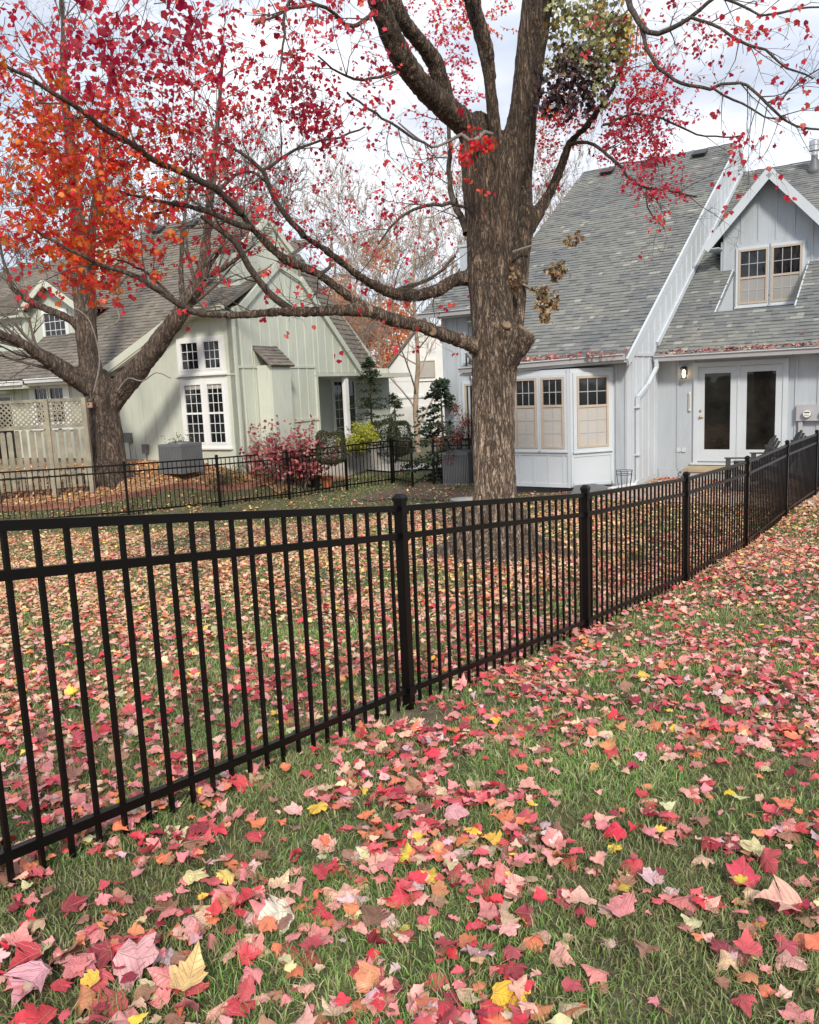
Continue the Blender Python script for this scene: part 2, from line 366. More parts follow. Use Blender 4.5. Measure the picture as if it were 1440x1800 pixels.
F = np.stack([idx[:-1, :-1], idx[:-1, 1:], idx[1:, 1:], idx[1:, :-1]], -1).reshape(-1, 4)
SOIL = ((.05,4.35,.36),(1.55,6.45,.24),(-2.3,4.3,.34),(-1.9,3.4,.20),(1.1,10.6,.95),(.1,20.6,1.2),(3.0,8.7,.25),(4.4,10.6,.25))
def soilmask(x, y):
    d = np.zeros(len(x))
    for cx, cy, r_ in SOIL: d = np.maximum(d, np.exp(-((x-cx)**2+(y-cy)**2)/(r_*r_)))
    return d
_lm = np_mesh('lawn', np.c_[X.ravel(), Y.ravel(), Z.ravel()], F, M['ground'], smooth=True)
_la = _lm.attributes.new('soil', 'FLOAT', 'POINT'); _la.data.foreach_set('value', soilmask(X.ravel(), Y.ravel()).astype(np.float32))
tag(link('lawn', _lm), kind='structure')

def ground_patch(name, outline, mat, dz, step=.25, jitter=0):
    """a sheet draped on the terrain inside an outline"""
    o = np.array(outline); x0, y0 = o.min(0); x1, y1 = o.max(0)
    bm = bmesh.new(); f = bm.faces.new([bm.verts.new((p[0], p[1], 0)) for p in outline])
    for ax, lo, hi in ((0, x0, x1), (1, y0, y1)):
        c = math.floor(lo / step) * step + step
        while c < hi:
            no = (1, 0, 0) if ax == 0 else (0, 1, 0); co = (c, 0, 0) if ax == 0 else (0, c, 0)
            bmesh.ops.bisect_plane(bm, geom=bm.verts[:] + bm.edges[:] + bm.faces[:], plane_co=co, plane_no=no); c += step
    for v in bm.verts: v.co.z = g1(v.co.x, v.co.y) + dz + (rnd.uniform(0, jitter) if jitter else 0)
    bmesh.ops.recalc_face_normals(bm, faces=bm.faces)
    me = bpy.data.meshes.new(name); bm.to_mesh(me); bm.free(); me.materials.append(mat)
    if me.polygons and me.polygons[0].normal.z < 0: me.flip_normals()
    return link(name, me)
def blob(cx, cy, rx, ry, rot=0, n=22, wob=.16, seed=1):
    r = random.Random(seed); ph = [r.uniform(0, 6.28) for _ in range(3)]
    P = []
    for k in range(n):
        a = 2 * pi * k / n; s = 1 + wob * (math.sin(2*a+ph[0]) * .5 + math.sin(3*a+ph[1]) * .5 + math.sin(5*a+ph[2]) * .3)
        x, y = rx * s * math.cos(a), ry * s * math.sin(a); P.append((cx + x*math.cos(rot) - y*math.sin(rot), cy + x*math.sin(rot) + y*math.cos(rot)))
    return P

# ------------------------------------------------------------------ black metal fences
POST_ME = MB().box(-.026, -.026, -.15, .026, .026, 1.215).mesh('fence_post', M['fence'])
cp = MB().box(-.031, -.031, 1.215, .031, .031, 1.235)
cp.add([(-.034,-.034,1.235),(.034,-.034,1.235),(.034,.034,1.235),(-.034,.034,1.235),(-.014,-.014,1.258),(.014,-.014,1.258),(.014,.014,1.258),(-.014,.014,1.258)],
       [(0,3,2,1),(4,5,6,7),(0,1,5,4),(1,2,6,5),(2,3,7,6),(3,0,4,7)])
CAP_ME = cp.mesh('post_cap', M['fence'])
BRK_ME = MB().box(-.034, -.034, -.024, .034, .034, .024).mesh('rail_bracket', M['fence'])
PICK_ME = MB().box(-.008, -.008, .03, .008, .008, 1.175).mesh('picket', M['fence'])
def fence(name, posts, label, cat, max_pick, zs=None, pitch=.111, group=None):
    root = empty(name, (posts[0][0], posts[0][1], 0), label=label, cat=cat, group=group)
    O = Vector((posts[0][0], posts[0][1], 0)); P = []
    for i, p in enumerate(posts):
        z = zs[i] if zs else g1(p[0], p[1]); P.append(Vector((p[0], p[1], z)) - O)
    picks = []; panels = []
    for i, p in enumerate(P):
        d = (P[min(i+1, len(P)-1)] - P[max(i-1, 0)]); a = math.atan2(d.y, d.x)
        po = link('post', POST_ME, root, p, (0, 0, a)); link('post_cap', CAP_ME, po)
        for zb in (1.165, 1.02, .13): link('rail_bracket', BRK_ME, po, (0, 0, zb))
    for i in range(len(P) - 1):
        a, b = P[i], P[i+1]; L_ = (b - a).to_2d().length; d2 = (b - a).normalized(); u = (b - a) / L_
        pan = empty('panel', a, 0, root); pan.empty_display_size = .1
        s0, s1 = u * .026, (b - a) - u * .026
        for zb, h in ((1.175, .034), (1.02, .034), (.13, .034)):
            MB().bar(s0 + Vector((0, 0, zb)), s1 + Vector((0, 0, zb)), .026, h).build('rail', M['fence'], pan)
        n = max(2, round(L_ / pitch)); ang = math.atan2(u.y, u.x)
        for k in range(1, n):
            picks.append((pan, a, u * (L_ * k / n), ang))
    picks.sort(key=lambda q: (q[1] + q[2] + O).length)
    for pan, a, off, ang in picks[:max_pick]:
        link('picket', PICK_ME, pan, off, (0, 0, ang))
    if len(picks) > max_pick:
        mb = MB()
        for pan, a, off, ang in picks[max_pick:]:
            p = a + off; c, s = math.cos(ang) * .008, math.sin(ang) * .008
            q = [(-c+s, -s-c), (c+s, s-c), (c-s, s+c), (-c-s, -s+c)]
            mb.add([(p.x+x, p.y+y, p.z+zz) for zz in (.03, 1.175) for x, y in q], [(0,3,2,1),(4,5,6,7),(0,1,5,4),(1,2,6,5),(2,3,7,6),(3,0,4,7)])
        tag(mb.build('far_pickets', M['fence'], root), kind='stuff')
    return root
NEAR = [(-4.2,-2.3),(-2.8,-.05),(-1.42,2.20),(-.05,4.46),(1.42,6.53),(2.97,8.68),(4.42,10.6),(6.05,13.0),(7.62,15.2),(9.1,17.3)]
NZ = [g1(*p) for p in NEAR]; NZ[2] = .10; NZ[3] = -.235; NZ[4] = -.50; NZ[5] = -.68; NZ[6] = -.735; NZ[7] = -.755
fence('metal_fence', NEAR, 'near black metal picket fence running across the lawn past the big maple', 'fence', 100, NZ)
FAR = [(-10.9,16.4),(-8.75,17.25),(-6.22,17.98),(-4.49,19.3),(-3.0,20.44),(-1.62,21.5),(-.44,22.4)]
fence('metal_fence', FAR, 'far black metal picket fence below the sage green house', 'fence', 100)
# open gate swung towards the viewer
def gate():
    a = Vector((-.40, 22.32, 0)); b = Vector((.13, 21.15, 0)); z = g1(a.x, a.y) + .03
    r = empty('fence_gate', (a.x, a.y, z), 0, None, 'open black metal picket gate swung in at the gap between the houses', 'gate')
    d = b - a; L_ = d.length; u = d / L_; ang = math.atan2(u.y, u.x)
    for zb in (1.175, 1.02, .13): MB().bar(u * .02 + Vector((0, 0, zb)), d - u * .02 + Vector((0, 0, zb)), .028, .036).build('rail', M['fence'], r)
    for s in (.02, L_ - .02): MB().box(-.018, -.018, .02, .018, .018, 1.2).build('stile', M['fence'], r, False, u * s, (0, 0, ang))
    for k in range(1, 13): link('picket', PICK_ME, r, u * (L_ * k / 13), (0, 0, ang))
    MB().box(-.03, -.04, -.05, .03, .04, .05).build('latch', M['dark'], r, False, d + Vector((0, 0, .95)), (0, 0, ang))
gate()
fence('metal_fence', [(.68,21.35),(2.35,20.7)], 'short black metal picket fence between the gate gap and the blue grey house', 'fence', 40)

# ------------------------------------------------------------------ building helpers
def clip(poly, a, b, c):
    """keep a*x+b*y<=c"""
    o = []
    for i in range(len(poly)):
        p, q = poly[i], poly[(i+1) % len(poly)]; dp = a*p[0]+b*p[1]-c; dq = a*q[0]+b*q[1]-c
        if dp <= 0: o.append(p)
        if (dp < 0 < dq) or (dq < 0 < dp): t = dp/(dp-dq); o.append((p[0]+(q[0]-p[0])*t, p[1]+(q[1]-p[1])*t))
    return o
def roof(name, parent, pts, mat, eave=None, exposure=.145, thick=.10, holes=()):
    """shingled slope: every tab is a lapped piece, over a solid deck"""
    P = [Vector(p) for p in pts]; n = (P[1]-P[0]).cross(P[2]-P[1]).normalized()
    if n.z < 0: n = -n
    e = Vector(eave) if eave else Vector((0, 0, 1)).cross(n)
    e.normalize(); s = n.cross(e)
    if s.z < 0: s = -s
    O = P[0]; q = [((p-O).dot(e), (p-O).dot(s)) for p in P]
    ar = sum(q[i][0]*q[(i+1) % len(q)][1]-q[(i+1) % len(q)][0]*q[i][1] for i in range(len(q)))
    if ar < 0: q.reverse()
    mb = MB(); y0 = min(p[1] for p in q); y1 = max(p[1] for p in q); r = random.Random(hash(name) % 1 + 5)
    # deck pieces
    polys = [q]
    for h in holes:   # convex holes in (point) coordinates
        hq = [((Vector(p)-O).dot(e), (Vector(p)-O).dot(s)) for p in h]
        ah = sum(hq[i][0]*hq[(i+1) % len(hq)][1]-hq[(i+1) % len(hq)][0]*hq[i][1] for i in range(len(hq)))
        if ah < 0: hq.reverse()
        nxt = []
        for pl in polys:
            rest = pl
            for i in range(len(hq)):
                a, b = hq[i], hq[(i+1) % len(hq)]; nx_, ny_ = b[1]-a[1], -(b[0]-a[0]); c = nx_*a[0]+ny_*a[1]
                outp = clip(rest, -nx_, -ny_, -c)
                if len(outp) > 2: nxt.append(outp)
                rest = clip(rest, nx_, ny_, c)
                if len(rest) < 3: break
        polys = nxt
    W = lambda x, y, h: O + e*x + s*y + n*h
    for pl in polys:
        mb.poly([W(x, y, -.004) for x, y in pl], thick, n, .2)
        a0 = min(p[0] for p in pl); a1 = max(p[0] for p in pl); b0 = min(p[1] for p in pl); b1 = max(p[1] for p in pl)
        k = math.floor((b0-y0)/exposure)
        while y0+k*exposure < b1:
            rr = random.Random(k*7919+int(abs(O.x)*100)); ya = y0+k*exposure; yb = ya+exposure
            strip = clip(clip(pl, 0, -1, -ya), 0, 1, yb); x = math.floor(a0) - rr.uniform(0, 1); k += 1
            if len(strip) < 3: continue
            while x < a1:
                w = rr.choice((.10, .14, .17, .20, .26)); th = rr.choice((.016, .018, .028)); tone = rr.betavariate(3.2, 3.2) if rr.random() < .93 else rr.choice((.02, .99))
                c = clip(clip(strip, -1, 0, -x), 1, 0, x+w)
                if len(c) > 2 and x+w > a0:
                    H = lambda y: th*(1-(y-ya)/exposure*.8)
                    m_ = len(c); top = [W(px, py, H(py)) for px, py in c]; bot = [W(px, py, -.004) for px, py in c]
                    mb.add(top+bot, [tuple(range(m_))]+[(i, m_+i, m_+(i+1) % m_, (i+1) % m_) for i in range(m_)], tone)
                x += w
    return mb.build(name, mat, parent)

def window(parent, x0, x1, z0, z1, loc, rz, cols=3, rows=2, frame='tan', trim=None, split=None, screen=False, lower_grid=None, trimw=.09, blind=None):
    """double-hung unit in its own plane: local x along the wall, -y outward. Part: window > frame pieces, panes, grid"""
    w = empty('window', loc, rz, parent); w.empty_display_size = .1
    f = MB(); fw = .045
    def ring(mb, a0, a1, b0, b1, t, ya, yb):
        mb.box(a0, ya, b0, a0+t, yb, b1); mb.box(a1-t, ya, b0, a1, yb, b1); mb.box(a0+t, ya, b0, a1-t, yb, b0+t); mb.box(a0+t, ya, b1-t, a1-t, yb, b1)
    ring(f, x0, x1, z0, z1, fw, -.05, 0)
    zs = z0 + (z1-z0)*split if split else None
    if split: f.box(x0+fw, -.042, zs-.025, x1-fw, 0, zs+.025)
    f.build('frame', M[frame], w)
    if trim:
        t = MB(); k = trimw; ring(t, x0-k, x1+k, z0-k, z1+k, k-.002, -.035, 0); t.box(x0-k-.02, -.06, z0-k-.03, x1+k+.02, 0, z0-k+.0); t.build('casing', M[trim], w)
    secs = [(z0+fw, zs-.025, False), (zs+.025, z1-fw, True)] if split else [(z0+fw, z1-fw, True)]
    for a, b, upper in secs:
        low = split and not upper
        mt = 'screen' if (low and screen == 'screen') else ('blind' if (low and screen) else 'glass')
        MB().box(x0+fw, -.012 if not (low and screen) else -.022, a, x1-fw, -.001, b).build('glass_pane' if mt == 'glass' else 'screened_pane', M[mt], w)
        if blind and upper: MB().box(x0+fw+.01, -.016, b-(b-a)*blind, x1-fw-.01, -.0125, b).build('window_blind', M['blind'], w)
        g = MB(); c_, r_ = (cols, rows) if (not low or lower_grid is None) else lower_grid
        gy_ = -.028 if (low and screen) else -.022
        for i in range(1, c_): xx = x0+fw+(x1-x0-2*fw)*i/c_; g.box(xx-.008, gy_, a, xx+.008, gy_+.006, b)
        for j in range(1, r_): zz = a+(b-a)*j/r_; g.box(x0+fw, gy_-.002, zz-.008, x1-fw, gy_+.004, zz+.008)
        if g.v: g.build('muntins', M['white'] if frame == 'white' else M['greytrim'], w)
    return w

def battens(mb, x0, x1, zlo, zhi, y, step=.41, w=.04, t=.018, axis='x', first=.2):
    """vertical strips on a wall at y (outward -y), or at x when axis is 'y' (outward +x); zlo, zhi may be functions"""
    x = x0 + first
    while x < x1 - .03:
        a = zlo(x) if callable(zlo) else zlo; b = zhi(x) if callable(zhi) else zhi
        if b > a + .05:
            if axis == 'x': mb.box(x-w/2, y-t, a, x+w/2, y, b)
            else: mb.box(y, x-w/2, a, y+t, x+w/2, b)
        x += step
def gutter(name, parent, a, b, mat, drop=.12, out_=.12):
    """a K-style gutter along a line, outward -y"""
    pr = [(0, 0), (-out_, 0), (-out_-.012, -.02), (-out_*.8, -.05), (-out_*.72, -drop), (0, -drop)]
    A = [Vector(a)+Vector((0, y, z)) for y, z in pr]; B = [Vector(b)+Vector((0, y, z)) for y, z in pr]; k = len(pr)
    # open trough: inner floor set down
    mb = MB().add(A+B, [tuple(range(k-1, -1, -1)), tuple(range(k, 2*k))]+[(i, i+1, k+i+1, k+i) for i in range(1, k-1)]+[(k-1, 0, k, 2*k-1)])
    Ai = [Vector(a)+Vector((0, y, z)) for y, z in ((-out_, 0), (-out_+.012, 0), (-out_+.014, -.03), (-.01, -.03), (0, 0))]
    Bi = [Vector(b)+Vector((0, y, z)) for y, z in ((-out_, 0), (-out_+.012, 0), (-out_+.014, -.03), (-.01, -.03), (0, 0))]
    mb.add(Ai+Bi, [(i, 5+i, 6+i, i+1) for i in range(4)])
    return mb.build(name, mat, parent)

# ------------------------------------------------------------------ blue grey house
AR = math.radians(34)
BO = Vector((5.754, 18.743, 0))
bh = empty('blue_grey_house', BO, -AR, None, 'blue grey board and batten house with grey shingle roofs and a gabled dormer', 'house')
def bw(u, v, z=0):
    c, s = math.cos(AR), math.sin(AR); return Vector((BO.x + u*c + v*s, BO.y - u*s + v*c, z))
BG = -1.1
zA = lambda v: 3.336 + .64*v
zB = lambda v: 2.29 + .63*v
RV, RZ = 7.55, 3.336 + .64*7.55
RBV, RBZ = 8.2, 2.29 + .63*8.2
# walls: section A (forward), gable end over roof B, section B, left wing
MB().box(-3.6, -1.8, BG, -.002, -1.62, 2.10).box(-3.6, -1.62, BG, -3.45, 0, 2.3).build('wall', M['blue'], bh)
gw = MB().poly([(0, -1.8, BG), (0, -1.8, zA(-1.8)-.06), (0, RV, RZ-.06), (0, 2*RV+1.8, zA(-1.8)-.06), (0, 2*RV+1.8, BG)], .18, (1, 0, 0))
battens(gw, -1.8, 7.4, lambda v: (zB(v)+.16 if v > -.1 else -.62), lambda v: zA(v)-.16, 0, .42, .04, .02, 'y', .28)
gw.build('gable_wall', M['bluetrim'], bh)
# corner board, rake board and the flashing strip where roof B meets the gable
t = MB().box(-.10, -1.83, -.85, -.001, -1.8, 2.1); t.box(.001, -1.83, -.85, .024, -1.70, 2.04); t.box(.002, -1.8, 2.03, .03, -.35, 2.09)
a, b = Vector((.045, -2.2, zA(-2.2)-.03)), Vector((.045, RV+.02, RZ-.02)); t.bar(a, b, .05, .17, (0, -.5, 1))
t.bar(Vector((.025, RV-.02, RZ-.07)), Vector((.025, 2*RV+2, zA(-2)-.08)), .05, .15)
t.bar((.03, -.15, zB(-.15)+.10), (.03, 8.2, zB(8.2)+.10), .05, .11, (0, -.5, 1))
t.build('corner_trim', M['bluetrim'], bh)
lv = MB()
for k in range(9):
    zz = RZ - 1.25 + k*.10; lv.box(.02, RV+.05, zz, .05, RV+.05+.035*(9-k), zz+.04)
lv.build('gable_louver', M['bluetrim'], bh)
wa = MB().box(-.38, -1.812, -.75, -.001, -1.8, 1.9); battens(wa, -.38, -.02, -.7, 1.85, -1.812, .2, .04, .02, 'x', .06); wa.build('siding_panel', M['blue'], bh)
wb = MB().box(0.002, 0, BG, 9, .18, 2.30); battens(wb, .05, .78, -.55, 2.0, 0, .42, .045, .02, 'x', .40); battens(wb, 2.75, 8.9, -.62, 2.0, 0, .42, .045, .02, 'x', .12)
wb.box(.02, -.02, -.72, .80, 0, -.50); wb.build('wall', M['blue'], bh)
MB().box(8.8, 0, BG, 9, 16.4, 2.3).build('wall', M['blue'], bh)
MB().box(-5.62, 0, BG, -3.5, .18, 3.10).box(-5.62, 0, 3.1, -4.1, .18, 3.62).build('wall', M['blue'], bh)
MB().box(-5.62, .18, BG, -5.44, 8, 3.62).build('wall', M['blue'], bh)
wl = MB(); battens(wl, -5.62, -4.65, -.6, 3.55, 0, .33, .05, .025, 'x', .06); wl.box(-5.62, -.03, 2.72, -4.7, 0, 2.80); wl.box(-5.62, -.03, 1.30, -5.32, 0, 1.36); wl.box(-5.66, -.03, BG, -5.58, 0, 3.62)
wl.build('wall_battens', M['blue'], bh)
# roofs
roof('main_roof', bh, [(-3.4, -2.1, zA(-2.1)), (.02, -2.1, zA(-2.1)), (.02, RV, RZ), (-3.4, RV, RZ)], M['roof'])
roof('main_roof', bh, [(-4.70, -.35, zA(-.35)), (-3.4, -.35, zA(-.35)), (-3.4, RV, RZ), (-4.70, RV, RZ)], M['roof'])
roof('rear_roof', bh, [(.03, 2*RV+2.2, zA(-2.2)), (-4.70, 2*RV+2.2, zA(-2.2)), (-4.70, RV, RZ), (.03, RV, RZ)], M['roof'], exposure=.4)
roof('bay_roof', bh, [(-3.42, -2.90, 1.94), (.02, -2.28, 2.07), (.02, -1.9, zA(-1.9)+.03), (-2.1, -1.25, zA(-1.25)+.03), (-3.42, -1.1, zA(-1.1)+.03)], M['roof'])
hole = [(.98, 1.08, zB(1.08)), (2.62, 1.08, zB(1.08)), (2.62, 3.0, zB(3.0)), (.98, 3.0, zB(3.0))]
roof('lower_roof', bh, [(.03, -.42, zB(-.42)), (9.1, -.42, zB(-.42)), (9.1, RBV, RBZ), (.03, RBV, RBZ)], M['roof'], holes=[hole])
roof('rear_lower_roof', bh, [(9.1, 2*RBV+.42, zB(-.42)), (.03, 2*RBV+.42, zB(-.42)), (.03, RBV, RBZ), (9.1, RBV, RBZ)], M['roof'], exposure=.4)
zW = lambda v: 3.69 + .64*v
roof('wing_roof', bh, [(-6.05, -.35, zW(-.35)), (-3.9, -.35, zW(-.35)), (-4.72, 2.2, zW(2.2)), (-4.72, 4.4, zW(4.4)), (-6.05, 4.4, zW(4.4))], M['roof'])
MB().box(-5.62, -.33, 3.30, -3.9, 0, 3.44).build('soffit', M['bluetrim'], bh)
gutter('gutter', bh, (-6.12, -.36, zW(-.36)), (-3.9, -.36, zW(-.36)), M['greytrim'], .13)
cb = MB().box(-5.75, 1.2, 3.4, -5.2, 1.9, 5.25); cb.box(-5.78, 1.17, 5.25, -5.17, 1.93, 5.32); cb.build('chimney', M['blue'], bh)
gutter('gutter', bh, (-3.44, -2.93, 1.96), (.03, -2.30, 2.07), M['greytrim'])
gutter('gutter', bh, (.06, -.44, 2.03), (9.1, -.44, 2.03), M['greytrim'])
s = MB().box(.02, -.42, 1.98, 9.0, 0, 2.0); s.poly([(-3.42, -2.9, 1.80), (.02, -2.26, 1.93), (.02, -1.8, 1.93), (-3.42, -1.8, 1.80)], .03); s.box(.02, -.44, 1.90, 9.05, -.42, 2.02); s.poly([(-3.42, -2.93, 1.78), (.02, -2.28, 1.91), (.02, -2.28, 2.05), (-3.42, -2.93, 1.93)], .02)
s.build('soffit', M['bluetrim'], bh)
# bay window: front and two angled sides
bp = [(-3.55, -1.8), (-2.95, -2.6), (-1.06, -2.6), (-.38, -1.8)]
bay = MB()
bay.add([(x, y, z) for z in (-.66, 1.82) for x, y in bp], [(0, 1, 5, 4), (1, 2, 6, 5), (2, 3, 7, 6), (3, 0, 4, 7), (3, 2, 1, 0), (4, 5, 6, 7)])
for k in range(6): xx = -2.9+k*.34; bay.box(xx-.02, -2.615, -.62, xx+.02, -2.6, .02)
bay.box(-2.95, -2.62, .02, -1.06, -2.6, .07); bay.box(-2.95, -2.62, -.66, -1.06, -2.6, -.58)
bay.box(-1.10, -2.63, -.66, -1.04, -2.57, 1.82)
bay.build('bay', M['bluetrim'], bh)
sk = MB(); sk.add([(x*1.0, y+.18, z) for z in (BG, -.66) for x, y in bp], [(0, 1, 5, 4), (1, 2, 6, 5), (2, 3, 7, 6)]); sk.build('bay_skirt', M['flash'], bh)
ang = math.atan2(.8, .68)
for i in range(3):
    x1 = -1.16 - i*.62; window(bh, x1-.52, x1, .17, 1.66, (0, -2.602, 0), 0, 3, 2, 'tan', 'bluetrim', .60, 'blind', (2, 3), .055)
sl_ = math.hypot(.68, .8)
window(bh, .16, sl_-.16, .17, 1.66, (-1.06+.002, -2.6-.002, 0), ang, 3, 2, 'tan', 'bluetrim', .58, 'blind', (3, 3), .08)
# angled panel boards under the angled window
ap = MB()
for q in (.06, sl_-.06): ap.box(q-.03, -.016, -.64, q+.03, 0, .04)
ap.box(.06, -.016, -.64, sl_-.06, 0, -.58); ap.box(.06, -.014, -.02, sl_-.06, 0, .05)
ap.build('bay_panel_trim', M['bluetrim'], bh, False, (-1.06, -2.602, 0), (0, 0, ang))
# wing windows, mostly behind the trunk
window(bh, -5.02, -4.45, 1.98, 2.68, (0, -.002, 0), 0, 2, 2, 'bluetrim', 'bluetrim', None, False, None, .08)
window(bh, -5.02, -4.45, -.3, 1.60, (0, -.002, 0), 0, 1, 1, 'tan', 'bluetrim', None, False, None, .08)
# patio door
dr = empty('patio_door', (0, 0, 0), 0, bh)
f = MB(); f.box(.80, -.05, -.36, .89, 0, 1.84); f.box(2.62, -.05, -.36, 2.72, 0, 1.84); f.box(.89, -.05, 1.74, 2.62, 0, 1.84); f.box(.74, -.07, -.40, 2.78, 0, -.36)
f.box(1.715, -.045, -.30, 1.765, 0, 1.74); f.box(.78, -.03, -.66, .80, 0, 1.88); f.build('frame', M['bluetrim'], dr)
for x0, x1 in ((.89, 1.715), (1.765, 2.62)):
    lf = MB(); lf.box(x0, -.03, -.32, x0+.14, 0, 1.73); lf.box(x1-.14, -.03, -.32, x1, 0, 1.73); lf.box(x0+.14, -.03, -.32, x1-.14, 0, -.06); lf.box(x0+.14, -.03, 1.60, x1-.14, 0, 1.73); lf.build('door_leaf', M['bluetrim'], dr)
    MB().box(x0+.14, -.012, -.06, x1-.14, -.001, 1.60).build('glass_pane', M['glassdoor'], dr)
h = MB(); h.tube([(.955, -.03, .66), (.955, -.07, .66)], .028, 10); h.tube([(.955, -.06, .66), (1.03, -.065, .655)], .010, 8); h.tube([(.955, -.03, .80), (.955, -.055, .80)], .026, 12); h.build('handle', M['brass'], dr, True)
MB().box(.80, -.004, -.66, 2.72, 0, -.40).build('door_sill_panel', M['offwhite'], bh)
# dormer
DV, DOV = 2.8, 2.4
ax, az, ex, ez = 1.81, 6.20, 1.43, 4.66
dzr = (az-ez)/ex
dw = MB().poly([(.72, DV, 4.02), (2.90, DV, 4.02), (2.90, DV, az-dzr*(2.90-ax)-.04), (ax, DV, az-.06), (.72, DV, az-dzr*(ax-.72)-.04)], .12, (0, -1, 0))
battens(dw, .72, 2.9, lambda x: (4.66 if .95 < x < 2.65 else 4.04), lambda x: az-dzr*abs(x-ax)-.12, DV, .39, .035, .018, 'x', .03)
dw.build('dormer_wall', M['blue'], bh)
for sx in (-1, 1):
    x_e = ax+sx*ex; vb = (ez-2.29)/.63; vr = (az-2.29)/.63
    roof('dormer_roof', bh, [(x_e, DOV, ez), (ax, DOV, az), (ax, vr, az), (x_e, vb, ez)], M['roof'], eave=(0, 1, 0), thick=.06)
    rb = MB().bar((x_e-sx*.02, DOV-.012, ez-.10), (ax, DOV-.012, az-.09), .035, .20, (sx*-.6, 0, 1)); rb.build('rake_board', M['bluetrim'], bh)
    MB().box(min(x_e, ax+sx*1.09), DOV, ez-.10, max(x_e, ax+sx*1.09), DV+.9, ez-.08).build('soffit', M['bluetrim'], bh)
    MB().poly([(ax+sx*1.09, DV, 4.02), (ax+sx*1.09, 4.0, 4.75), (ax+sx*1.09, DV, 4.75)], .05).build('dormer_cheek', M['blue'], bh)
# well in front of the dormer window
we = MB(); we.add([(.98, 1.08, 2.95), (2.62, 1.08, 2.95), (2.62, DV, 3.05), (.98, DV, 3.05)], [(0, 1, 2, 3)]); we.build('well_floor', M['flash'], bh)
for x, nn in ((.98, 1), (2.62, -1)):
    MB().poly([(x, 1.06, 2.93), (x, DV, 2.93), (x, DV, zB(DV)+.02), (x, 1.06, zB(1.06)+.02)], .03, (nn, 0, 0)).build('well_side', M['bluetrim'], bh)
MB().box(1.0, DV-.01, 2.93, 2.6, DV+.10, 4.7).build('dormer_wall', M['blue'], bh)
window(bh, 1.10, 1.76, 3.22, 4.50, (0, DV-.012, 0), 0, 3, 2, 'tan', 'bluetrim', .48, 'screen', (3, 2), .06)
window(bh, 1.84, 2.50, 3.22, 4.50, (0, DV-.012, 0), 0, 3, 2, 'tan', 'bluetrim', .48, 'screen', (3, 2), .06)
# roof vents, flue
for u_, v_ in ((-3.74, 7.1), (-2.37, 7.08), (-.96, 7.14)):
    z_ = zA(v_); vt = MB().box(-.17, -.20, -.02, .17, .14, .07); vt.box(-.20, -.24, .07, .20, .18, .10)
    vt.build('roof_vent', M['dark'], bh, False, (u_, v_, z_+.02), (math.atan(.64)*.8, 0, 0))
fl = MB().lathe([(.17, -.1), (.16, .05), (.09, .30), (.085, .42)], n=18); fl.build('flue_base', M['ac'], bh, True, (2.03, 7.5, zB(7.5)))
fl = MB().lathe([(.085, .40), (.085, .52), (.14, .54), (.14, .66), (.15, .67), (.15, .80), (.13, .82)], n=18); fl.build('flue_cap', M['steel'], bh, False, (2.03, 7.5, zB(7.5)))
# downspouts
def pipe(parent, pts, w=.075, mat='bluetrim', name='downspout'):
    mb = MB()
    for i in range(len(pts)-1):
        a, b = Vector(pts[i]), Vector(pts[i+1]); mb.bar(a, b + (b-a).normalized()*.012, w, w*.8, (0, 1, 0) if abs((b-a).normalized().y) < .8 else (1, 0, 0))
    return mb.build(name, M[mat], parent)
pipe(bh, [(.12, -.50, 1.95), (.12, -.50, 1.78), (.075, -.95, 1.42), (.075, -1.64, 1.16), (.075, -1.64, -.60), (.075, -1.90, -.70)], .08)
MB().box(0, -1.72, .95, .14, -1.56, .98).box(0, -1.72, -.05, .14, -1.56, -.02).build('downspout_strap', M['bluetrim'], bh)
de = MB().bar((.07, -1.85, -.66), (-.25, -2.45, -.70), .12, .09); de.build('downspout_elbow', M['white'], bh)
pipe(bh, [(-5.80, -.42, 3.38), (-5.80, -.42, 3.22), (-5.66, -.1, 2.95), (-5.66, -.05, 2.7)], .07, 'greytrim')
pipe(bh, [(-4.74, -.12, 2.0), (-4.74, -.12, 1.85), (-4.60, -.22, 1.6), (-4.60, -.22, -.85)], .07, 'white')
pipe(bh, [(-4.75, -.40, 2.4), (-4.75, -.06, 2.2)], .07, 'greytrim')

def wall_thing(name, u, v, z, label, cat): return empty(name, bw(u, v, z), -AR, None, label, cat)
r = wall_thing('wall_lantern', .60, -.002, 1.62, 'lit black lantern on the blue grey wall beside the patio door', 'lamp')
MB().box(-.045, -.02, -.02, .045, 0, .14).build('back_plate', M['dark'], r)
b_ = MB().bar((0, -.01, .12), (0, -.10, .14), .02, .02); b_.lathe([(.075, .11), (.08, .135), (.02, .16)], (0, -.10, 0), 12)
for k in range(4): a = pi/4+k*pi/2; b_.bar((.06*math.cos(a), -.10+.06*math.sin(a), -.10), (.07*math.cos(a), -.10+.07*math.sin(a), .12), .008, .008)
b_.box(-.06, -.16, -.115, .06, -.04, -.10); b_.build('lantern_frame', M['dark'], r)
MB().lathe([(.012, -.09), (.03, -.05), (.038, 0), (.03, .05), (.012, .09)], (0, -.10, 0), 12).build('bulb', M['bulb'], r, True)
r = wall_thing('wall_thermometer', .72, -.03, .80, 'slim pale thermometer on the wall left of the patio door', 'thermometer')
MB().box(-.025, -.02, 0, .025, 0, .42).build('case', M['offwhite'], r); MB().box(-.006, -.024, .05, .006, -.02, .36).build('tube', M['steel'], r)
r = wall_thing('outlet_cover', .53, -.002, -.12, 'small white outlet cover low on the wall left of the patio door', 'outlet')
